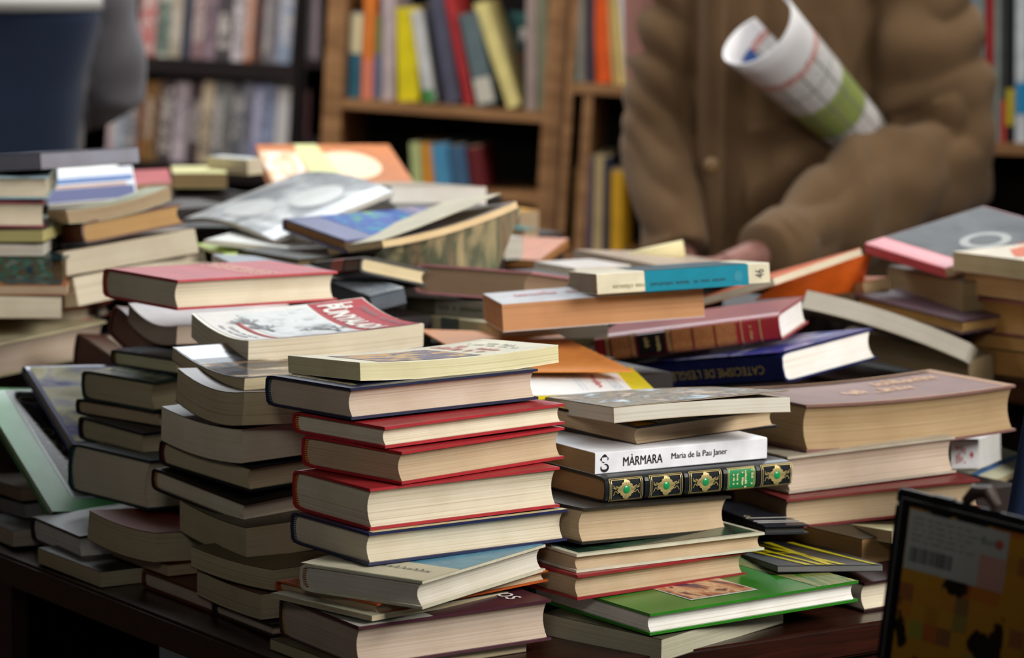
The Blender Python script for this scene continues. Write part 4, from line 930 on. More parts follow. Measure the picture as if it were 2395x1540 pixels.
# picture card inside
def vpatch(x0,x1,z0,z1,y,mat,name,shear=0):
    me=bpy.data.meshes.new('m'); me.from_pydata([(x0,y,z0),(x1,y,z0+shear),(x1,y,z1+shear),(x0,y,z1)],[],[(0,1,2,3)]); l=me.uv_layers.new(name='UVMap')
    for i,u in enumerate(((0,0),(1,0),(1,1),(0,1))): l.data[i].uv=u
    return link(name,me,mat,st)
def mat_pixels():
    m,nt,b=nodes_of('pixel_map_print'); uv=N(nt,'ShaderNodeUVMap').outputs[0]
    mp_=N(nt,'ShaderNodeVectorMath',operation='SNAP'); mp_.inputs[1].default_value=(.10,.075,1); nt.links.new(uv,mp_.inputs[0])
    n=N(nt,'ShaderNodeTexWhiteNoise'); nt.links.new(mp_.outputs[0],n.inputs['Vector'])
    n2=N(nt,'ShaderNodeTexNoise'); n2.inputs['Scale'].default_value=3.2; n2.inputs['Detail'].default_value=4; nt.links.new(uv,n2.inputs['Vector'])
    c=ramp(nt,n.outputs[0],[(0,srgb('#c8862a')),(.55,srgb('#c8922c')),(.72,srgb('#c4682a')),(.84,srgb('#8a6440')),(.93,srgb('#a8a03a')),(1,srgb('#c47a2c'))])
    k=ramp(nt,n2.outputs[0],[(.55,(0,0,0)),(.57,(1,1,1))])
    nt.links.new(mixc(nt,k,c,srgb('#241a14')),b.inputs['Base Color']); b.inputs['Roughness'].default_value=.3; return m
vpatch(.0125,FW-.0125,-FH+.0125,-.0125,-.0008,mat_pixels(),'picture_card')
lab=vpatch(.0135,.106,-.0625,-.0145,-.0016,mat_plain('label_paper','#b9b9b2',.45),'barcode_label')
rnd=random.Random(9)
bx=[];x=.018
while x<.058:
    ww=rnd.choice((.0004,.0007,.001)); bx.append((x,x+ww,-.0019,-.0017,-.056,-.044)); x+=ww+rnd.choice((.0005,.0008,.0012))
o=link('barcode',boxes_mesh(bx),mat_plain('label_ink','#4c4c4c',.5),lab)
bx=[]
for r_ in range(5):
    x=.018
    while x<.07: ww=rnd.uniform(.004,.011); bx.append((x,x+ww,-.0019,-.0017,-.020-.0045*r_-.0009,-.020-.0045*r_)); x+=ww+.003
link('printed_line',boxes_mesh(bx),mat_plain('label_grey_ink','#7c7c7a',.5),lab)
link('printed_corner',boxes_mesh([(.082,.1055,-.0019,-.0017,-.062,-.036)]),mat_plain('label_pink','#c89484',.5),lab)
link('round_stamp',tube_mesh([(.098,-.0017,-.0255),(.098,-.0021,-.0255)],[.0038,.0038],18),mat_plain('label_red','#b8604c',.5),lab)
def label_text(s,x,z,w_,h_,mat,par):
    vs,fs=text2d(s); me=bpy.data.meshes.new('m'); me.from_pydata([(x+w_*a_,-.0020,z+h_*c_) for a_,c_ in vs],[],fs); link('printed_lettering',me,mat,par)
label_text('Bon',.082,-.028,.013,.006,mat_plain('label_green_ink','#5a6a5c',.5),lab)
# clear sleeve
m,nt,b=nodes_of('clear_sleeve'); b.inputs['Base Color'].default_value=(1,1,1,1); b.inputs['Transmission Weight'].default_value=1; b.inputs['Roughness'].default_value=.12; b.inputs['IOR'].default_value=1.0; b.inputs['Alpha'].default_value=.25
# top edge seam and clip
link('seam_patch',boxes_mesh([(.034,.052,-.0048,.0048,-.014,.001)],.0008),blk,st)
link('clip',tube_mesh([(.058,.006,.000),(.066,.006,.010),(.078,.006,.012),(.087,.006,.002)],[.004,.006,.006,.004],12),mat_plain('brown_clip','#4a3a34',.35),st)
# stand: post and foot down to the floor (world space, parented)
pb=FM@Vector((FW*.6,.006,-FH+.01))
pm=tube_mesh([(pb.x,pb.y+.004,pb.z+.03),(pb.x,pb.y+.004,pb.z*.5),(pb.x,pb.y+.004,.02)],[.007,.007,.007],12)
o=link('post',pm,mat_plain('black_metal','#101012',.3),None,True); o.parent=st; o.matrix_parent_inverse=FM.inverted()
o=link('base_plate',tube_mesh([(pb.x,pb.y,.0),(pb.x,pb.y,.012),(pb.x,pb.y,.02)],[.13,.13,.12],32),mat_plain('black_metal','#101012',.3),None); o.parent=st; o.matrix_parent_inverse=FM.inverted()
# navy cloth bag standing on the table
nb0=at(2338,1195,3.22)
nv=empty('cloth_bag',(nb0.x,3.24,.75),Euler((0,0,R(-14))),'navy blue cloth bag slumped upright at the table edge','bag')
def fbag(u,v,w_):
    hgt=.225; z=w_*hgt; sl=.030*w_ ; bulge=math.sin(math.pi*v)
    x=sl+ (u)*( .20-sl); y=(v-.5)*(.07-.05*w_)+.004*math.sin(u*9+w_*5)
    return (x,y,z)
o=link('bag_body',lattice(fbag,14,6,10),mat_fabric('navy_cloth','#16284c'),nv,True)
def hp(u): return (.06+.09*u,0,.222+.10*math.sin(math.pi*u))
link('handle',tube_mesh([hp(i/10) for i in range(11)],[.006]*11,8),mat_fabric('navy_cloth','#16284c'),nv,True)
# ---------------- room shell ----------------
def st_(o,lab=None): o['kind']='structure'; return o
st_(link('floor',boxes_mesh([(-5,5,-1,9.6,-.05,0)]),mat_wood('floor_wood','#2a1c14','#4a3424',(1,8,1),.5)))
plaster=mat_plain('dim_plaster','#6a5a4a',.9)
st_(link('wall_back',boxes_mesh([(-5,5,9.5,9.6,0,3.2)]),plaster)); st_(link('wall_left',boxes_mesh([(-5.1,-5,-1,9.6,0,3.2)]),plaster)); st_(link('wall_right',boxes_mesh([(5,5.1,-1,9.6,0,3.2)]),plaster))
st_(link('ceiling',boxes_mesh([(-5,5,-1,9.6,3.2,3.3)]),mat_plain('ceiling_paint','#8a8478',.9)))
# ---------------- bookcases ----------------
def bookcase(name,origin,yaw,lean,wd,ht,dp,shelves,mat,label,th=.022,zfoot=0,dividers=(),back=True,boardt=None):
    M_=Matrix.Translation(origin)@Matrix.Rotation(R(yaw),4,'Z')@Matrix.Rotation(R(lean),4,'Y')
    root=empty(name,origin,None,label,'bookcase'); root.matrix_world=M_
    link('side_panel',boxes_mesh([(-th,0,0,dp,zfoot,ht)],.001),mat,root); link('side_panel',boxes_mesh([(wd,wd+th,0,dp,zfoot,ht)],.001),mat,root)
    link('top_board',boxes_mesh([(0,wd,0,dp,ht-th,ht)],.001),mat,root)
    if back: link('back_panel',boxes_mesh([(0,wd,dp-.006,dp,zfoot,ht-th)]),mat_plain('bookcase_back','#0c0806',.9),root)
    for z in shelves:
        bt=boardt or .02
        link('shelf_board',boxes_mesh([(0,wd,.0,dp-.006,z-bt,z)],.001),mat,root)
    for (x,z0,z1) in dividers: link('divider',boxes_mesh([(x-.009,x+.009,.004,dp-.006,z0,z1)],.001),mat,root)
    return root,M_
def local(M_,px,py,yy=0.012):
    """point where the sight line meets the plane y=yy of the bookcase"""
    Mi=M_.inverted(); o=Mi@Vector((0,0,CAM_H)); r=(Mi.to_3x3()@proj_ray(px,py)); s=(yy-o.y)/r.y; return o+r*s
SB=random.Random(3)
def shelf_book(M_,zs,ybase,xb0,xb1,xt0,yt,cov,label,group=None,depth=.15,kind='p',pic=None,name='book',cat='book',spinepic=None):
    p0=local(M_,xb0,ybase); p1=local(M_,xb1,ybase); pt=local(M_,xt0,yt)
    T=max(.006,(p1.x-p0.x)*.97); dx=pt.x-p0.x; H=max(.08,math.hypot(dx,pt.z-zs)); a=math.atan2(dx,pt.z-zs)
    T=T*math.cos(a)
    # leaning books pivot on a lower corner
    yo=.012+SB.uniform(0,.012)
    x0=p0.x; z0=zs+.0008+(T*math.sin(a) if a>0 else 0)
    ca,sa=math.cos(a),math.sin(a)
    ax=Vector((sa,0,ca)); cz=Vector((ca,0,-sa)); cy=Vector((0,-1,0))
    Ml=Matrix((ax,cy,cz)).transposed().to_4x4(); Ml.translation=Vector((x0,yo+depth,z0))
    B_=make_book('',(0,0,0,0,0,0,H,depth,T),kind,cov,'#b8a888','A',label,name=name,cat=cat,group=group,lowres=True,world=M_@Ml,rough=.4)
    if spinepic:
        # printed bands on the spine
        vs=[];fs=[];uv=[]
        c0,c1=spinepic[0],spinepic[1]
        for u in (c0,c1):
            for v in (.04,.96): vs.append(tuple(B_.bendf(Vector((u*H,depth+.0006,v*T))))); uv.append((u*4,v))
        me=bpy.data.meshes.new('m'); me.from_pydata(vs,[],[(0,2,3,1)]); l=me.uv_layers.new(name='UVMap')
        for li in me.loops: l.data[li.index].uv=uv[li.vertex_index]
        link('spine_print',me,spinepic[2],B_.root)
    return B_
# dark bookcase of video cases, far behind
darkw=mat_wood('black_brown_wood','#0e0807','#1e1210',(2,2,20),.4)
DY=7.0
pR=at(676,300,DY); pL=at(180,300,DY)
o1=Vector((pL.x,DY,0)); LEAN1=2.6
# foot position so that the panel crosses px 690 at the visible height
wd1=(at(677,250,DY).x-pL.x)
zmid=at(684,250,DY).z
o1.x=pL.x-zmid*math.sin(R(LEAN1))
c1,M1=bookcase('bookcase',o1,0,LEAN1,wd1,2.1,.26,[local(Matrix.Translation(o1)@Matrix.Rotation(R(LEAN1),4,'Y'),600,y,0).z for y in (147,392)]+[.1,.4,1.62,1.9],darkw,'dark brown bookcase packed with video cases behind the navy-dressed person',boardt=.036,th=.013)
zA=local(M1,600,147,0).z; zB=local(M1,600,392,0).z
low=[(245,262,'#b8a0a4','pinkish'),(262,283,'#b4bcc4','pale blue'),(283,312,'#4c5460','slate'),(312,329,'#8a5a3c','rust and yellow'),(329,347,'#8a6434','gold-brown'),(347,366,'#7a5c3c','brown'),(366,394,'#4c4240','dark taupe'),(396,431,'#b4a4a8','wide rosy grey'),(433,461,'#4a3c3c','black and red'),(461,489,'#b8a488','tan'),(490,512,'#70706e','mid grey'),(512,534,'#7c7a76','warm grey'),(534,558,'#5c5e62','charcoal'),(558,581,'#787880','cool grey'),(582,601,'#8a8cb4','lavender'),(601,635,'#8890a8','blue and white'),(635,670,'#bcbab8','white')]
for i,(x0,x1,c,nm) in enumerate(low):
    nb=(low[i-1][3] if i else 'grey sleeve')
    shelf_book(M1,zB,385,x0,x1,x0+16,190+SB.uniform(-3,3),c,'%s video case on the lower dark shelf after the %s one'%(nm,nb) if i else 'pinkish video case on the lower dark shelf beside the grey sleeve',name='video_case',cat='video case',depth=.13,group='video cases on the lower dark shelf',spinepic=(SB.uniform(.1,.3),SB.uniform(.6,.95),mat_pic([c,c,c,'#3a3436' if i%2 else '#c4b8b0',c,c],1.2+i%3,(2,2,1),40+i,.4)))
up=[(320,361,'#b0605c','salmon red'),(363,392,'#b4b4a4','white and green'),(392,421,'#a89c88','cream and brown'),(422,444,'#3c4656','dark blue grey'),(444,474,'#8a6c6c','dusty grey and salmon'),(474,503,'#8a747c','mauve grey'),(504,538,'#4a4446','charcoal and red'),(539,568,'#c8bcbc','rosy white'),(568,588,'#b46a3c','orange'),(588,611,'#5a3c34','dark brown'),(611,628,'#6c6a6c','plain grey'),(628,645,'#7c7478','dull mauve'),(645,680,'#8c96a8','light blue grey')]
for i,(x0,x1,c,nm) in enumerate(up):
    nb=(up[i-1][3] if i else '')
    shelf_book(M1,zA,140,x0,x1,x0+16,-75,c,'%s video case on the upper dark shelf after the %s one'%(nm.replace(' and salmon',''),nb.replace(' and salmon','')) if i else 'salmon red video case first in view on the upper dark shelf',name='video_case',cat='video case',depth=.13,group='video cases on the upper dark shelf',spinepic=(SB.uniform(.02,.2),SB.uniform(.5,.9),mat_pic([c,c,'#2c6a5c' if i==1 else c,'#3a3436' if i%2 else '#c4b8b0',c,c],1.2+i%3,(2,2,1),70+i,.4)))
# narrow dark bookcase between
o1b=Vector((at(698,250,DY).x-zmid*math.sin(R(LEAN1))+.011,DY,0)); wdb=at(752,250,DY).x-at(700,250,DY).x
c1b,M1b=bookcase('bookcase',o1b,0,LEAN1,wdb,2.1,.26,[local(M1,700,y,0).z for y in (160,345)]+[.1,.4],darkw,'narrow dark bookcase compartment beside the wooden shelves',th=.008)
zz=local(M1b,725,160,0).z; shelf_book(M1b,zz,150,711,726,716,-60,'#8a8284','grey spined volume alone in the narrow dark compartment'); shelf_book(M1b,zz,150,727,746,732,-60,'#7c6c70','mauve-grey volume alone in the narrow dark compartment')
zz=local(M1b,725,345,0).z; shelf_book(M1b,zz,340,703,722,708,215,'#4a2c2c','dark red volume low in the narrow dark compartment')
# wooden bookcase
oak=mat_wood('oak_wood','#6a4828','#98704a',(2,2,16),.45)
YAW2,LEAN2,D2=-9,2.9,6.15
def place_case(pxl,pxr,py,D_,yaw,lean):
    a_=at(pxl,py,D_); M_=Matrix.Rotation(R(yaw),4,'Z')@Matrix.Rotation(R(lean),4,'Y')
    h=a_.z/math.cos(R(lean)); off=M_@Vector((0,0,h)); o_=Vector((a_.x-off.x,a_.y-off.y,0))
    MM=Matrix.Translation(o_)@M_; wd=local(MM,pxr,py,0).x; return o_,wd,MM
o2,wd2,MM=place_case(797,1266,300,D2,YAW2,LEAN2)
zs=[local(MM,1040,y,0).z for y in (247,)]; zlow=local(MM,1040,440,0).z
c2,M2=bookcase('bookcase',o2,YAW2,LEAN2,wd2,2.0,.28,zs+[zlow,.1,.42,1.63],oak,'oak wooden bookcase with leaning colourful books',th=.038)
z2=zs[0]
mid=[(779,808,790,30,'#b4aca8','greyish white',None),(809,840,818,28,'#2c5a6c','teal and cream',(.52,.98,mat_plain('spine_cream','#c8bc98',.4))),(842,873,850,-30,'#c8702c','orange',(.0,.35,mat_plain('spine_salmon','#c8745c',.4))),(873,887,879,38,'#6a7040','olive and blue',(.02,.55,mat_plain('spine_blue','#4a5c80',.4))),(888,921,892,-25,'#a8989a','rosy grey',None),(928,981,924,20,'#c8b818','bright yellow',None),(992,1020,960,28,'#b4b4b4','white',(.0,.14,mat_plain('spine_green','#3c7a3c',.4))),(1036,1080,992,-30,'#484858','dark slate',None),(1084,1111,1030,-30,'#a02c30','crimson',None),(1117,1163,1072,36,'#566468','grey-blue',(.03,.3,mat_plain('spine_pale','#b4b0a4',.4))),(1186,1219,1105,12,'#c8bc7c','pale yellow',None),(1228,1254,1229,-20,'#8c7c76','taupe grey',None),(1255,1279,1256,-20,'#7c8068','mossy grey',None)]
for i,(a_,b_,c_,yt,col,nm,sp) in enumerate(mid):
    ld={0:'greyish white book against the side of the oak bookcase',5:'bright yellow book leaning on the oak shelf',8:'crimson book leaning beside the dark slate one',10:'pale yellow spine leaning before the teal cover'}.get(i,'%s book on the oak shelf next after the %s one'%(nm,mid[i-1][5]))
    shelf_book(M2,z2,240+(a_-779)*.045,a_,b_,c_,yt,col,ld,depth=.16,kind='h' if i in (7,8) else 'p',spinepic=sp,group='books on the oak shelf')
# teal cover book facing out, leaning behind the pale yellow one
tcx=local(M2,1224,262); 
p0=local(M2,1150,262,.05); pt=local(M2,1137,34,.05); p1=local(M2,1226,262,.05)
Hh=pt.z-z2; Ww=p1.x-p0.x
Ml=Matrix.Translation((p0.x-.004,.20,z2+.002))@Matrix.Rotation(R(-6),4,'X')
tb=make_book('',(0,0,0,0,0,0,Ww+.012,Hh,.02),'h','#14504e','#b8a888','A','teal picture book facing out with white letters and a reddish picture',lowres=True,world=M2@Ml@Matrix.Rotation(R(90),4,'X'),rough=.3)
lettering(tb,'top','Ra',(.35,.66),(.5,0),(0,.16),white_ink,bold=.03); patch(tb,'top',.35,.95,.40,.56,mat_pic(['#14504e','#a85a44','#1c3c3e','#c88a6c'],3,(1,1,1),90,.3)); patch(tb,'top',.02,.98,.03,.34,mat_plain('cover_slate','#2c4650',.3),'cover_panel')
# books at the floor of the lower compartment
for (a_,b_,c_,yt,yb,col,ld) in ((962,988,958,362,436,'#a8b47c','pale green book low in the dark oak compartment'),(989,1014,984,364,436,'#c8862c','amber book low in the dark oak compartment'),(1016,1060,1010,388,436,'#4a8ab0','sky blue book low in the dark oak compartment'),(1062,1100,1056,392,436,'#3c5a78','steel blue book low in the dark oak compartment'),(1104,1140,1096,384,436,'#5c1c20','dark crimson book low in the dark oak compartment')):
    shelf_book(M2,zlow,yb,a_,b_,c_,yt,col,ld,depth=.15)
# next oak bookcase, partly behind the coat
o3,wd3,MM=place_case(1334,1640,300,6.05,-8,2.9)
z3=local(MM,1400,197,0).z; z3b=local(MM,1400,592,0).z
dv=local(MM,1371,290,0).x
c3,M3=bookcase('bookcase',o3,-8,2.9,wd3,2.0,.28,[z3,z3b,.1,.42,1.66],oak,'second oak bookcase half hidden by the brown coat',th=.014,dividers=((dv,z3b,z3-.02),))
for (a_,b_,c_,yt,col,ld,sp) in ((1337,1348,1339,-30,'#1c6c68','teal spined book first on the shelf beside the oak upright',None),(1349,1368,1351,-30,'#a8a49c','off-white book next to the teal spined one',None),(1371,1389,1373,-30,'#3c3440','dark plum book beside the vivid orange one',None),(1394,1430,1384,-30,'#c44c14','vivid orange book near the brown coat',None),(1432,1447,1412,-30,'#a8905c','tan book leaning on the vivid orange one',None),(1448,1463,1428,-30,'#c0a868','straw yellow book between tan and white ones',None),(1465,1482,1444,-30,'#b4b4b8','white book leaning by the brown sleeve',None),(1484,1506,1466,-30,'#2c7c60','green book leaning by the brown sleeve',None)):
    shelf_book(M3,z3,192,a_,b_,c_,yt,col,ld,depth=.16)
for (a_,b_,c_,yt,col,ld) in ((1332,1356,1338,392,'#8c6c3c','broad ochre-brown volume low beside the divider'),(1362,1378,1366,368,'#6c6070','purple-grey volume on the low oak shelf'),(1380,1402,1384,366,'#a8946c','cream volume on the low oak shelf'),(1403,1418,1406,368,'#23283c','navy volume on the low oak shelf'),(1419,1448,1420,402,'#b88c1c','golden yellow volume on the low oak shelf')):
    shelf_book(M3,z3b,584,a_+6,b_+6,c_+6,yt,col,ld,depth=.2)
# bookcase at the far side beyond the brown sleeve
o4,wd4,MM=place_case(2180,2620,300,5.7,-4,1.0)
z4=local(MM,2340,336,0).z; z4b=local(MM,2340,470,0).z-.25
c4,M4=bookcase('bookcase',o4,-4,1.0,wd4,2.0,.26,[z4,z4b,.1,1.75],oak,'oak bookcase beyond the brown sleeve with tall spines')
def bands(cols): return cols
for (a_,b_,c_,yt,col,ld,sp) in ((2262,2284,2262,-60,'#6a90a8','pale blue tall volume touching the brown sleeve',None),(2285,2304,2285,-60,'#8a9294','grey tall volume touching the brown sleeve',None),(2306,2324,2308,-60,'#9a2428','tall red spine beyond the brown sleeve',(.0,.25,mat_plain('spine_greygreen','#6a7470',.4))),(2325,2340,2327,-60,'#78807c','grey-green tall volume next to the red spine',None),(2341,2352,2343,-60,'#3c4040','narrow dark volume with a red foot',(.0,.25,mat_plain('spine_red','#b83c30',.4))),(2353,2374,2355,-60,'#15161c','black volume with a yellow and red foot',(.1,.32,mat_plain('spine_yellow','#b8a82c',.4))),(2375,2404,2377,-60,'#bcc4cc','white volume with a bright blue square',(.17,.36,mat_plain('spine_blue2','#1c7cb0',.4)))):
    shelf_book(M4,z4,334,a_,b_,c_,yt,col,ld,depth=.17,spinepic=sp)
# ---------------- people ----------------
skin=mat_plain('skin','#94665c',.6); hairm=mat_fabric('hair','#4a4038',.6,.1,300)
def skin_body(name,joints,bones,root_i,mat):
    me=bpy.data.meshes.new(name); me.from_pydata([j[0] for j in joints],bones,[])
    o=bpy.data.objects.new(name,me); C.objects.link(o)
    md=o.modifiers.new('s','SKIN'); sv=me.skin_vertices[0].data
    for i,j in enumerate(joints):
        r=j[1] if isinstance(j[1],tuple) else (j[1],j[1]); sv[i].radius=r; sv[i].use_root=(i==root_i)
    o.modifiers.new('u','SUBSURF').levels=2
    bpy.context.view_layer.update(); dg=bpy.context.evaluated_depsgraph_get()
    m2=bpy.data.meshes.new_from_object(o.evaluated_get(dg)); bpy.data.objects.remove(o)
    m2.materials.clear(); m2.materials.append(mat)
    return m2
def human(px,py,yawd,arms,height=1.74,sc=1.0):
    """joint list; arms: two dicts with elbow, wrist, hand direction (world)"""
    J=[];E_=[]
    def a(p,r,par=None):
        J.append((tuple(p),r)); 
        if par is not None: E_.append((par,len(J)-1))
        return len(J)-1
    c,s=math.cos(R(yawd)),math.sin(R(yawd))
    def W(x,y,z): return Vector((px+x*c-y*s,py+x*s+y*c,z*height/1.74))
    pel=a(W(0,0,.95),(.15,.11)); wa=a(W(0,0,1.10),(.135,.10),pel); ch=a(W(0,0,1.28),(.15,.11),wa); up=a(W(0,0,1.40),(.12,.09),ch); nk=a(W(0,0,1.48),.055,up); hd0=a(W(0,-.01,1.55),.06,nk); hd=a(W(0,-.02,1.62),(.078,.09),hd0); ht=a(W(0,-.01,1.70),(.07,.08),hd)
    no=a(W(0,-.115,1.60),.014,hd)
    for sx in (-1,1): a(W(sx*.082,0,1.60),.014,hd)
    for sx in (-1,1):
        h=a(W(sx*.10,0,.90),.095,pel); k=a(W(sx*.11,-.01,.50),.06,h); an=a(W(sx*.11,.02,.09),.042,k); a(W(sx*.11,-.13,.035),.034,an)
    for i,ar in enumerate(arms):
        sx=(-1,1)[i]
        sh=a(W(sx*.185,0,1.40),.062,up); el=a(ar['el'],.045,sh); wr=a(ar['wr'],.028,el)
        d=(Vector(ar['hand'])-Vector(ar['wr'])); d.normalize(); sd=Vector(ar.get('side',(1,0,0))); sd=(sd-d*sd.dot(d)).normalized(); nrm=d.cross(sd)
        pm=a(Vector(ar['wr'])+d*.05,(.032,.018),wr); 
        for f,(off,l) in enumerate(((-.030,.068),(-.010,.078),(.011,.073),(.030,.058))):
            k1=a(Vector(ar['wr'])+d*.088+sd*off,.0105,pm); k2=a(Vector(ar['wr'])+d*(.088+l*.5)+sd*off*1.1+nrm*ar.get('curl',.012)*.6,.0092,k1); a(Vector(ar['wr'])+d*(.088+l*.92)+sd*off*1.15+nrm*ar.get('curl',.012)*2,.0078,k2)
        t1=a(Vector(ar['wr'])+d*.04+sd*(-.045),.011,pm); a(Vector(ar['wr'])+d*.075+sd*(-.062)+nrm*.01,.009,t1)
    return J,E_,W
def fuse(name,meshes,mat,vox=.009,disp=None,parent=None,smooth_it=4):
    bm=bmesh.new()
    for me in meshes: bm.from_mesh(me)
    me=bpy.data.meshes.new(name); bm.to_mesh(me); bm.free()
    o=bpy.data.objects.new(name,me); C.objects.link(o)
    r=o.modifiers.new('r','REMESH'); r.mode='VOXEL'; r.voxel_size=vox
    s=o.modifiers.new('s','SMOOTH'); s.iterations=smooth_it; s.factor=.5
    bpy.context.view_layer.update(); dg=bpy.context.evaluated_depsgraph_get(); m2=bpy.data.meshes.new_from_object(o.evaluated_get(dg)); bpy.data.objects.remove(o)
    if disp:
        ns=[v.normal.copy() for v in m2.vertices]
        for v,n in zip(m2.vertices,ns): v.co+=n*disp(v.co)
    m2.materials.clear(); o=link(name,m2,mat,None,True)
    if parent: o.parent=parent; o.matrix_parent_inverse=parent.matrix_world.inverted()
    return o
def ell_loft(rings,n=40):
    """rings: (cx,cy,cz,rx,ry,yaw)"""
    bm=bmesh.new(); rr=[]
    for cx,cy,cz,rx,ry,yw in rings:
        c,s=math.cos(R(yw)),math.sin(R(yw)); q=[]
        for k in range(n):
            a_=2*math.pi*k/n; x,y=rx*math.copysign(abs(math.cos(a_))**.85,math.cos(a_)),ry*math.copysign(abs(math.sin(a_))**.85,math.sin(a_)); q.append(bm.verts.new((cx+x*c-y*s,cy+x*s+y*c,cz)))
        rr.append(q)
    for a_,b_ in zip(rr,rr[1:]):
        for k in range(n): bm.faces.new((a_[k],a_[(k+1)%n],b_[(k+1)%n],b_[k]))
    bm.faces.new(rr[0][::-1]); bm.faces.new(rr[-1]); me=bpy.data.meshes.new('m'); bm.to_mesh(me); bm.free(); return me
# --- person in the brown coat ---
PX,PY=.405,5.08
eR=Vector((.222,5.01,1.10)); wR=Vector((.255,4.90,.915))
eL=Vector((.65,5.00,1.055)); wL=at(1800,588,4.66)
arms=[dict(el=eR,wr=wR,hand=wR+Vector((.03,-.05,-.08)),side=(1,0,0)),dict(el=eL,wr=wL,hand=wL+Vector((-.085,-.03,-.022)),side=(.2,-1,.3),curl=.010)]
J,E_,W1_=human(PX,PY,-4,arms,1.76)
p1=empty('person',(PX,PY,0),None,'person in a brown button-front coat holding a curled magazine under the arm','person'); bpy.context.view_layer.update()
def addp(name,me,mat,par,smooth=True):
    o=link(name,me,mat,None,smooth); o.parent=par; o.matrix_parent_inverse=Matrix.Translation(par.location).inverted(); return o
addp('body',skin_body('b',J,E_,0,skin),skin,p1)
coatm=mat_fabric('brown_coat_cloth','#69523a',.9,.08)
def folds(co):
    x,y,z=co
    arm=max(0,min(1,(x-.52)/.06)); la_=max(0,min(1,(.275-x)/.03))
    t_=(1-arm)*(1-la_)
    v=t_*((abs(noise.noise(Vector((x*13+z*1.2,y*3,z*1.1+3))))-.2)*.040+noise.noise(Vector((x*30,y*8,z*3)))*.004)
    # creases across the bent sleeves
    v+=arm*((abs(noise.noise(Vector((x*5+z*6,y*4,z*9-x*7))))-.18)*.032+noise.noise(Vector((x*20,y*9,z*16)))*.005)
    v+=la_*((abs(noise.noise(Vector((x*7,y*5,z*13+x*6))))-.18)*.030)
    if x>.36 and z<1.12 and t_>.5: v+=(abs(noise.noise(Vector((x*5+z*6,y*4,z*9-x*7))))-.18)*.03
    return v
tors=ell_loft([(PX+.005,PY+.02,.52,.205,.165,-4),(PX,PY+.01,.75,.195,.155,-4),(PX,PY,.95,.180,.150,-4),(PX,PY,1.12,.175,.150,-4),(PX,PY,1.28,.185,.150,-4),(PX,PY,1.38,.18,.135,-4),(PX,PY,1.44,.15,.11,-4),(PX,PY,1.50,.075,.075,-4)])
shR=W1_(-.135,0,1.40); shL=W1_(.185,0,1.385)
slR=tube_mesh([shR,shR.lerp(eR,.5),eR,eR.lerp(wR,.5),wR+Vector((.0,.0,.01))],[.070,.062,.058,.056,.050],20)
slL=tube_mesh([shL,shL.lerp(eL,.35)+Vector((.010,0,0)),shL.lerp(eL,.75)+Vector((.010,-.01,0)),eL+Vector((.005,0,0)),eL.lerp(wL,.22)+Vector((0,-.01,.006)),eL.lerp(wL,.5),eL.lerp(wL,.78),wL+(eL-wL).normalized()*.005],[.098,.102,.104,.100,.092,.078,.062,.050],24)
fuse('coat',[tors,slR,slL],coatm,.007,folds,p1,3)
# cuff band
d=(eL-wL).normalized()
cf_=tube_mesh([wL-d*.020,wL-d*.008,wL+d*.045,wL+d*.056],[.044,.050,.056,.053],24); addp('cuff',cf_,coatm,p1)
# placket and button
fr=[]
for i in range(13):
    z=.62+i*.065; fr.append(z)
vs=[];fs=[]
def front_y(x,z):
    t_=(x-PX)/.22; return PY-.150*math.sqrt(max(.05,1-t_*t_))-.012
xc=at(1664,300,4.93).x
for i,z in enumerate(fr):
    for s in (-.020,.020): vs+= [(xc+s,front_y(xc+s,z)+.004+ .002*math.sin(z*30),z)]
    if i: k=2*i; fs.append((k-2,k-1,k+1,k))
me=bpy.data.meshes.new('m'); me.from_pydata(vs,[],fs); o=addp('placket',me,coatm,p1); sd=o.modifiers.new('s','SOLIDIFY'); sd.thickness=.002
for z in (at(1668,388,4.91).z,at(1668,388,4.91).z+.36):
    y=front_y(xc,z)-.009; addp('button',tube_mesh([(xc,y,z),(xc,y-.004,z),(xc,y-.005,z)],[.0115,.011,.008],20),mat_plain('horn_button','#8a6c48',.3),p1)
addp('trousers',(lambda m_:m_)(ell_loft([(PX,PY+.01,.06,.17,.13,-4),(PX,PY,.45,.19,.13,-4),(PX,PY,.85,.19,.13,-4)])),mat_fabric('dark_trousers','#23242a'),p1)
hz=1.76/1.74
addp('hair',ell_loft([(PX,PY+.035,1.60,.085,.085,0),(PX,PY+.025,1.67,.092,.10,0),(PX,PY+.01,1.73,.085,.10,0),(PX,PY,1.775,.05,.06,0)],24),hairm,p1)
for sx in (-1,1): addp('eye',tube_mesh([W1_(sx*.03,-.098,1.635),W1_(sx*.03,-.104,1.635)],[.011,.006],12),mat_plain('eye','#3a2c24',.2),p1)
addp('mouth',tube_mesh([W1_(-.024,-.100,1.565),W1_(0,-.106,1.563),W1_(.024,-.100,1.565)],[.003,.006,.003],8),mat_plain('lips','#8a4a44',.4),p1)
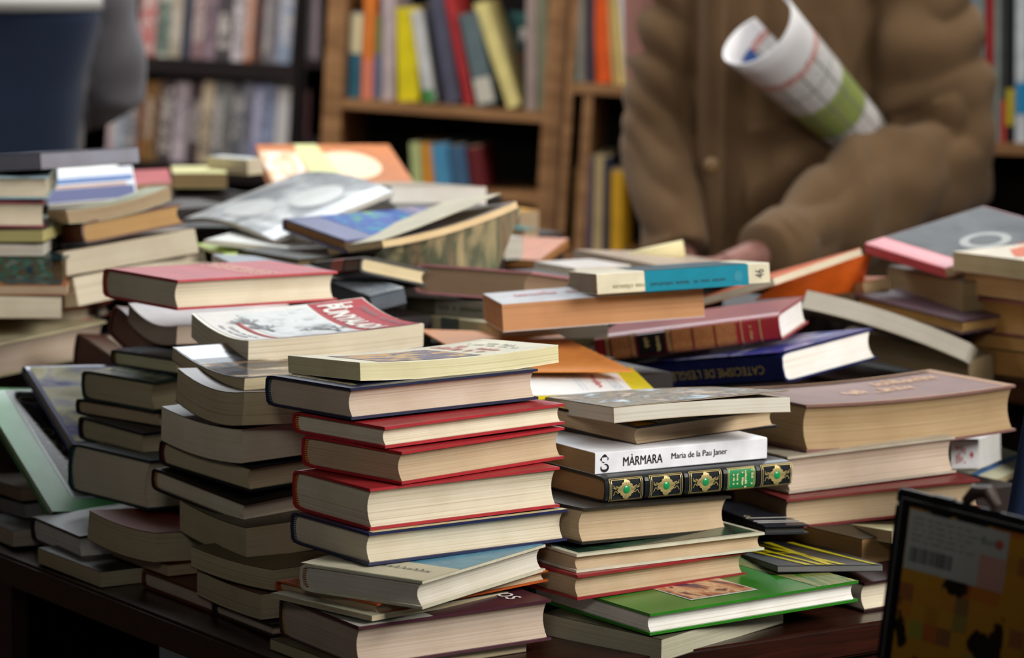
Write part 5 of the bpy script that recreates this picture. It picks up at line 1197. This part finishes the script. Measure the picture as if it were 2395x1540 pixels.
# --- curled magazine under the arm ---
ma,mb=at(1775,72,4.72),at(2000,300,4.93)
mdir=(mb-ma).normalized(); L_=(mb-ma).length+.02
side=mdir.cross(Vector((0,-1,0))).normalized(); side=-side if side.x<0 else side
fro=side.cross(mdir).normalized(); fro=fro if fro.y<0 else -fro
def mat_printed():
    m,nt,b=nodes_of('printed_page'); uv=N(nt,'ShaderNodeUVMap').outputs[0]; sp=N(nt,'ShaderNodeSeparateXYZ'); nt.links.new(uv,sp.inputs[0])
    def cell(sock,k,off=0.):
        a_=N(nt,'ShaderNodeMath',operation='MULTIPLY_ADD'); nt.links.new(sock,a_.inputs[0]); a_.inputs[1].default_value=k; a_.inputs[2].default_value=off
        f=N(nt,'ShaderNodeMath',operation='FRACT'); nt.links.new(a_.outputs[0],f.inputs[0]); g=N(nt,'ShaderNodeMath',operation='FLOOR'); nt.links.new(a_.outputs[0],g.inputs[0]); return f.outputs[0],g.outputs[0]
    def M_(op,a_,b_):
        n=N(nt,'ShaderNodeMath',operation=op)
        for i,v in enumerate((a_,b_)):
            if isinstance(v,(int,float)): n.inputs[i].default_value=v
            else: nt.links.new(v,n.inputs[i])
        return n.outputs[0]
    fx,gx=cell(sp.outputs[0],9.5); fy,gy=cell(sp.outputs[1],5.2)
    line=M_('MAXIMUM',M_('GREATER_THAN',fx,.90),M_('GREATER_THAN',fy,.95))
    wn=N(nt,'ShaderNodeTexNoise'); wn.inputs['Scale'].default_value=1; wn.inputs['Detail'].default_value=1; nt.links.new(mapping(nt,uv,(60,220,1)),wn.inputs['Vector'])
    base=ramp(nt,wn.outputs[0],[(.4,srgb('#b4b2b2')),(.55,srgb('#e8e8ea'))])
    inn=M_('MULTIPLY',M_('GREATER_THAN',sp.outputs[1],.24),1.0)
    base=mixc(nt,inn,srgb('#e6e6ea'),base)
    c=mixc(nt,M_('MULTIPLY',line,inn),base,srgb('#7c8078'))
    par=M_('MODULO',M_('ADD',gx,gy),2.0)
    gr_=M_('MULTIPLY',M_('MULTIPLY',M_('GREATER_THAN',sp.outputs[1],.50),M_('LESS_THAN',sp.outputs[1],.80)),M_('LESS_THAN',M_('ABSOLUTE',M_('SUBTRACT',sp.outputs[1],.64),0),.13))
    c=mixc(nt,M_('MULTIPLY',gr_,M_('SUBTRACT',1.0,line)),c,srgb('#94a45c'))
    rd=M_('MULTIPLY',M_('GREATER_THAN',sp.outputs[1],.20),M_('LESS_THAN',sp.outputs[1],.245))
    n3=N(nt,'ShaderNodeTexNoise'); n3.inputs['Scale'].default_value=1; nt.links.new(mapping(nt,uv,(70,90,1)),n3.inputs['Vector'])
    c=mixc(nt,M_('MULTIPLY',rd,M_('GREATER_THAN',n3.outputs[0],.45)),c,srgb('#c06a5c'))
    nt.links.new(c,b.inputs['Base Color']); b.inputs['Roughness'].default_value=.4; return m
def fmag(u,v,w_):
    # u around, v along
    r=.063-.020*v; ang=R(12-292*u); rr=r*(1+.06*u)-.0022*(1-w_)
    p=ma-mdir*(.0)+mdir*(L_*v)
    cut=.045*(math.cos(ang)) if v<.02 else 0
    q=p+side*math.cos(ang)*rr+fro*(-math.sin(ang))*rr*.9
    q+=mdir*((.050*max(0,(u-.62)/.38)-.012)*(1-v)); return tuple(q)
me=lattice(lambda u,v,w_:fmag(u,v,w_),48,10,1)
uvl=me.uv_layers['UVMap'].data
# uv by index: around,along
import itertools
bmx=bmesh.new(); bmx.from_mesh(me); bmx.free()
for p in me.polygons:
    for li in p.loop_indices:
        q=me.vertices[me.loops[li].vertex_index].co-ma; v=q.dot(mdir)/L_; qq=q-mdir*(v*L_); a_=math.atan2(-(qq.dot(fro)),qq.dot(side)); uvl[li].uv=((a_/(2*math.pi))%1,max(0,v))
mag=link('magazine',me,mat_printed(),None,True); tag(mag,'white curled magazine with green squares tucked under the brown sleeve','magazine')
ip=at(1775,100,4.75)
# blue picture on the inner side
vs=[];fs=[]
for i in range(7):
    for j in range(5):
        u=.74+.14*i/6; v=.14+.20*j/4; a1=Vector(fmag(u,v,0)); cen=ma+mdir*(L_*v); vs.append(tuple(a1+(cen-a1).normalized()*.0008))
for i in range(6):
    for j in range(4): k=i*5+j; fs.append((k,k+1,k+6,k+5))
me=bpy.data.meshes.new('m'); me.from_pydata(vs,[],fs); o=link('inner_picture',me,mat_plain('print_blue','#3a5c9a',.4)); o.parent=mag
# --- person in navy ---
QX,QY=-.90,5.45
e1=Vector((at(272,205,5.5).x,5.50,at(272,215,5.5).z)); w1=Vector((QX+.10,5.66,at(215,300,5.5).z))
e0=Vector((QX-.27,5.5,1.12)); w0=Vector((QX-.2,5.3,1.0))
J,E_,W2_=human(QX,QY,12,[dict(el=e0,wr=w0,hand=w0+Vector((.05,-.05,-.03))),dict(el=e1,wr=w1,hand=w1+Vector((-.08,.02,-.03)))],1.74)
p2=empty('person',(QX,QY,0),None,'person wearing a navy vest over a grey jacket, arm bent','person'); bpy.context.view_layer.update()
addp('body',skin_body('b',J,E_,0,skin),skin,p2)
def f2(co): 
    x,y,z=co; return noise.noise(Vector((x*8,y*6,z*3)))*.012+(abs(noise.noise(Vector((x*10,y*6,z*14))))-.15)*.015
t2=ell_loft([(QX,QY,.80,.165,.13,12),(QX,QY,1.0,.16,.13,12),(QX,QY,1.2,.165,.13,12),(QX,QY,1.36,.19,.125,12),(QX,QY,1.43,.14,.10,12),(QX,QY,1.49,.07,.07,12)])
s2=W2_(.185,0,1.40); s0=W2_(-.185,0,1.385)
fuse('grey_jacket',[t2,tube_mesh([s2,s2.lerp(e1,.5),e1,e1.lerp(w1,.5),w1],[.066,.056,.052,.047,.042],20),tube_mesh([s0,s0.lerp(e0,.5),e0,e0.lerp(w0,.6),w0],[.07,.06,.056,.048,.042],20)],mat_fabric('grey_jacket_cloth','#5e5c62'),.009,f2,p2)
zb=at(100,22,5.35).z
nv_=ell_loft([(QX-.01,QY-.01,.55,.165,.15,12),(QX-.01,QY-.01,.8,.165,.15,12),(QX-.01,QY-.01,1.0,.168,.155,12),(QX-.01,QY-.01,1.15,.178,.155,12),(QX-.005,QY-.01,zb,.205,.155,12)])
fuse('navy_vest',[nv_],mat_fabric('navy_vest_cloth','#15223a',.8),.01,lambda co:noise.noise(Vector((co.x*9,co.y*6,co.z*2.5)))*.012,p2)
addp('pale_stripe',ell_loft([(QX-.005,QY-.01,zb-.002,.211,.161,12),(QX-.005,QY-.01,zb+.022,.211,.161,12)]),mat_fabric('pale_band','#a8a8a6'),p2)
addp('trousers',ell_loft([(QX,QY+.01,.06,.16,.12,12),(QX,QY,.45,.17,.12,12),(QX,QY,.85,.17,.12,12)]),mat_fabric('dark_trousers','#23242a'),p2)
addp('hair',ell_loft([(QX,QY+.04,1.56,.088,.08,0),(QX,QY+.03,1.64,.095,.10,0),(QX,QY+.01,1.71,.085,.10,0),(QX,QY,1.755,.05,.06,0)],24),hairm,p2)
bpy.context.view_layer.update()
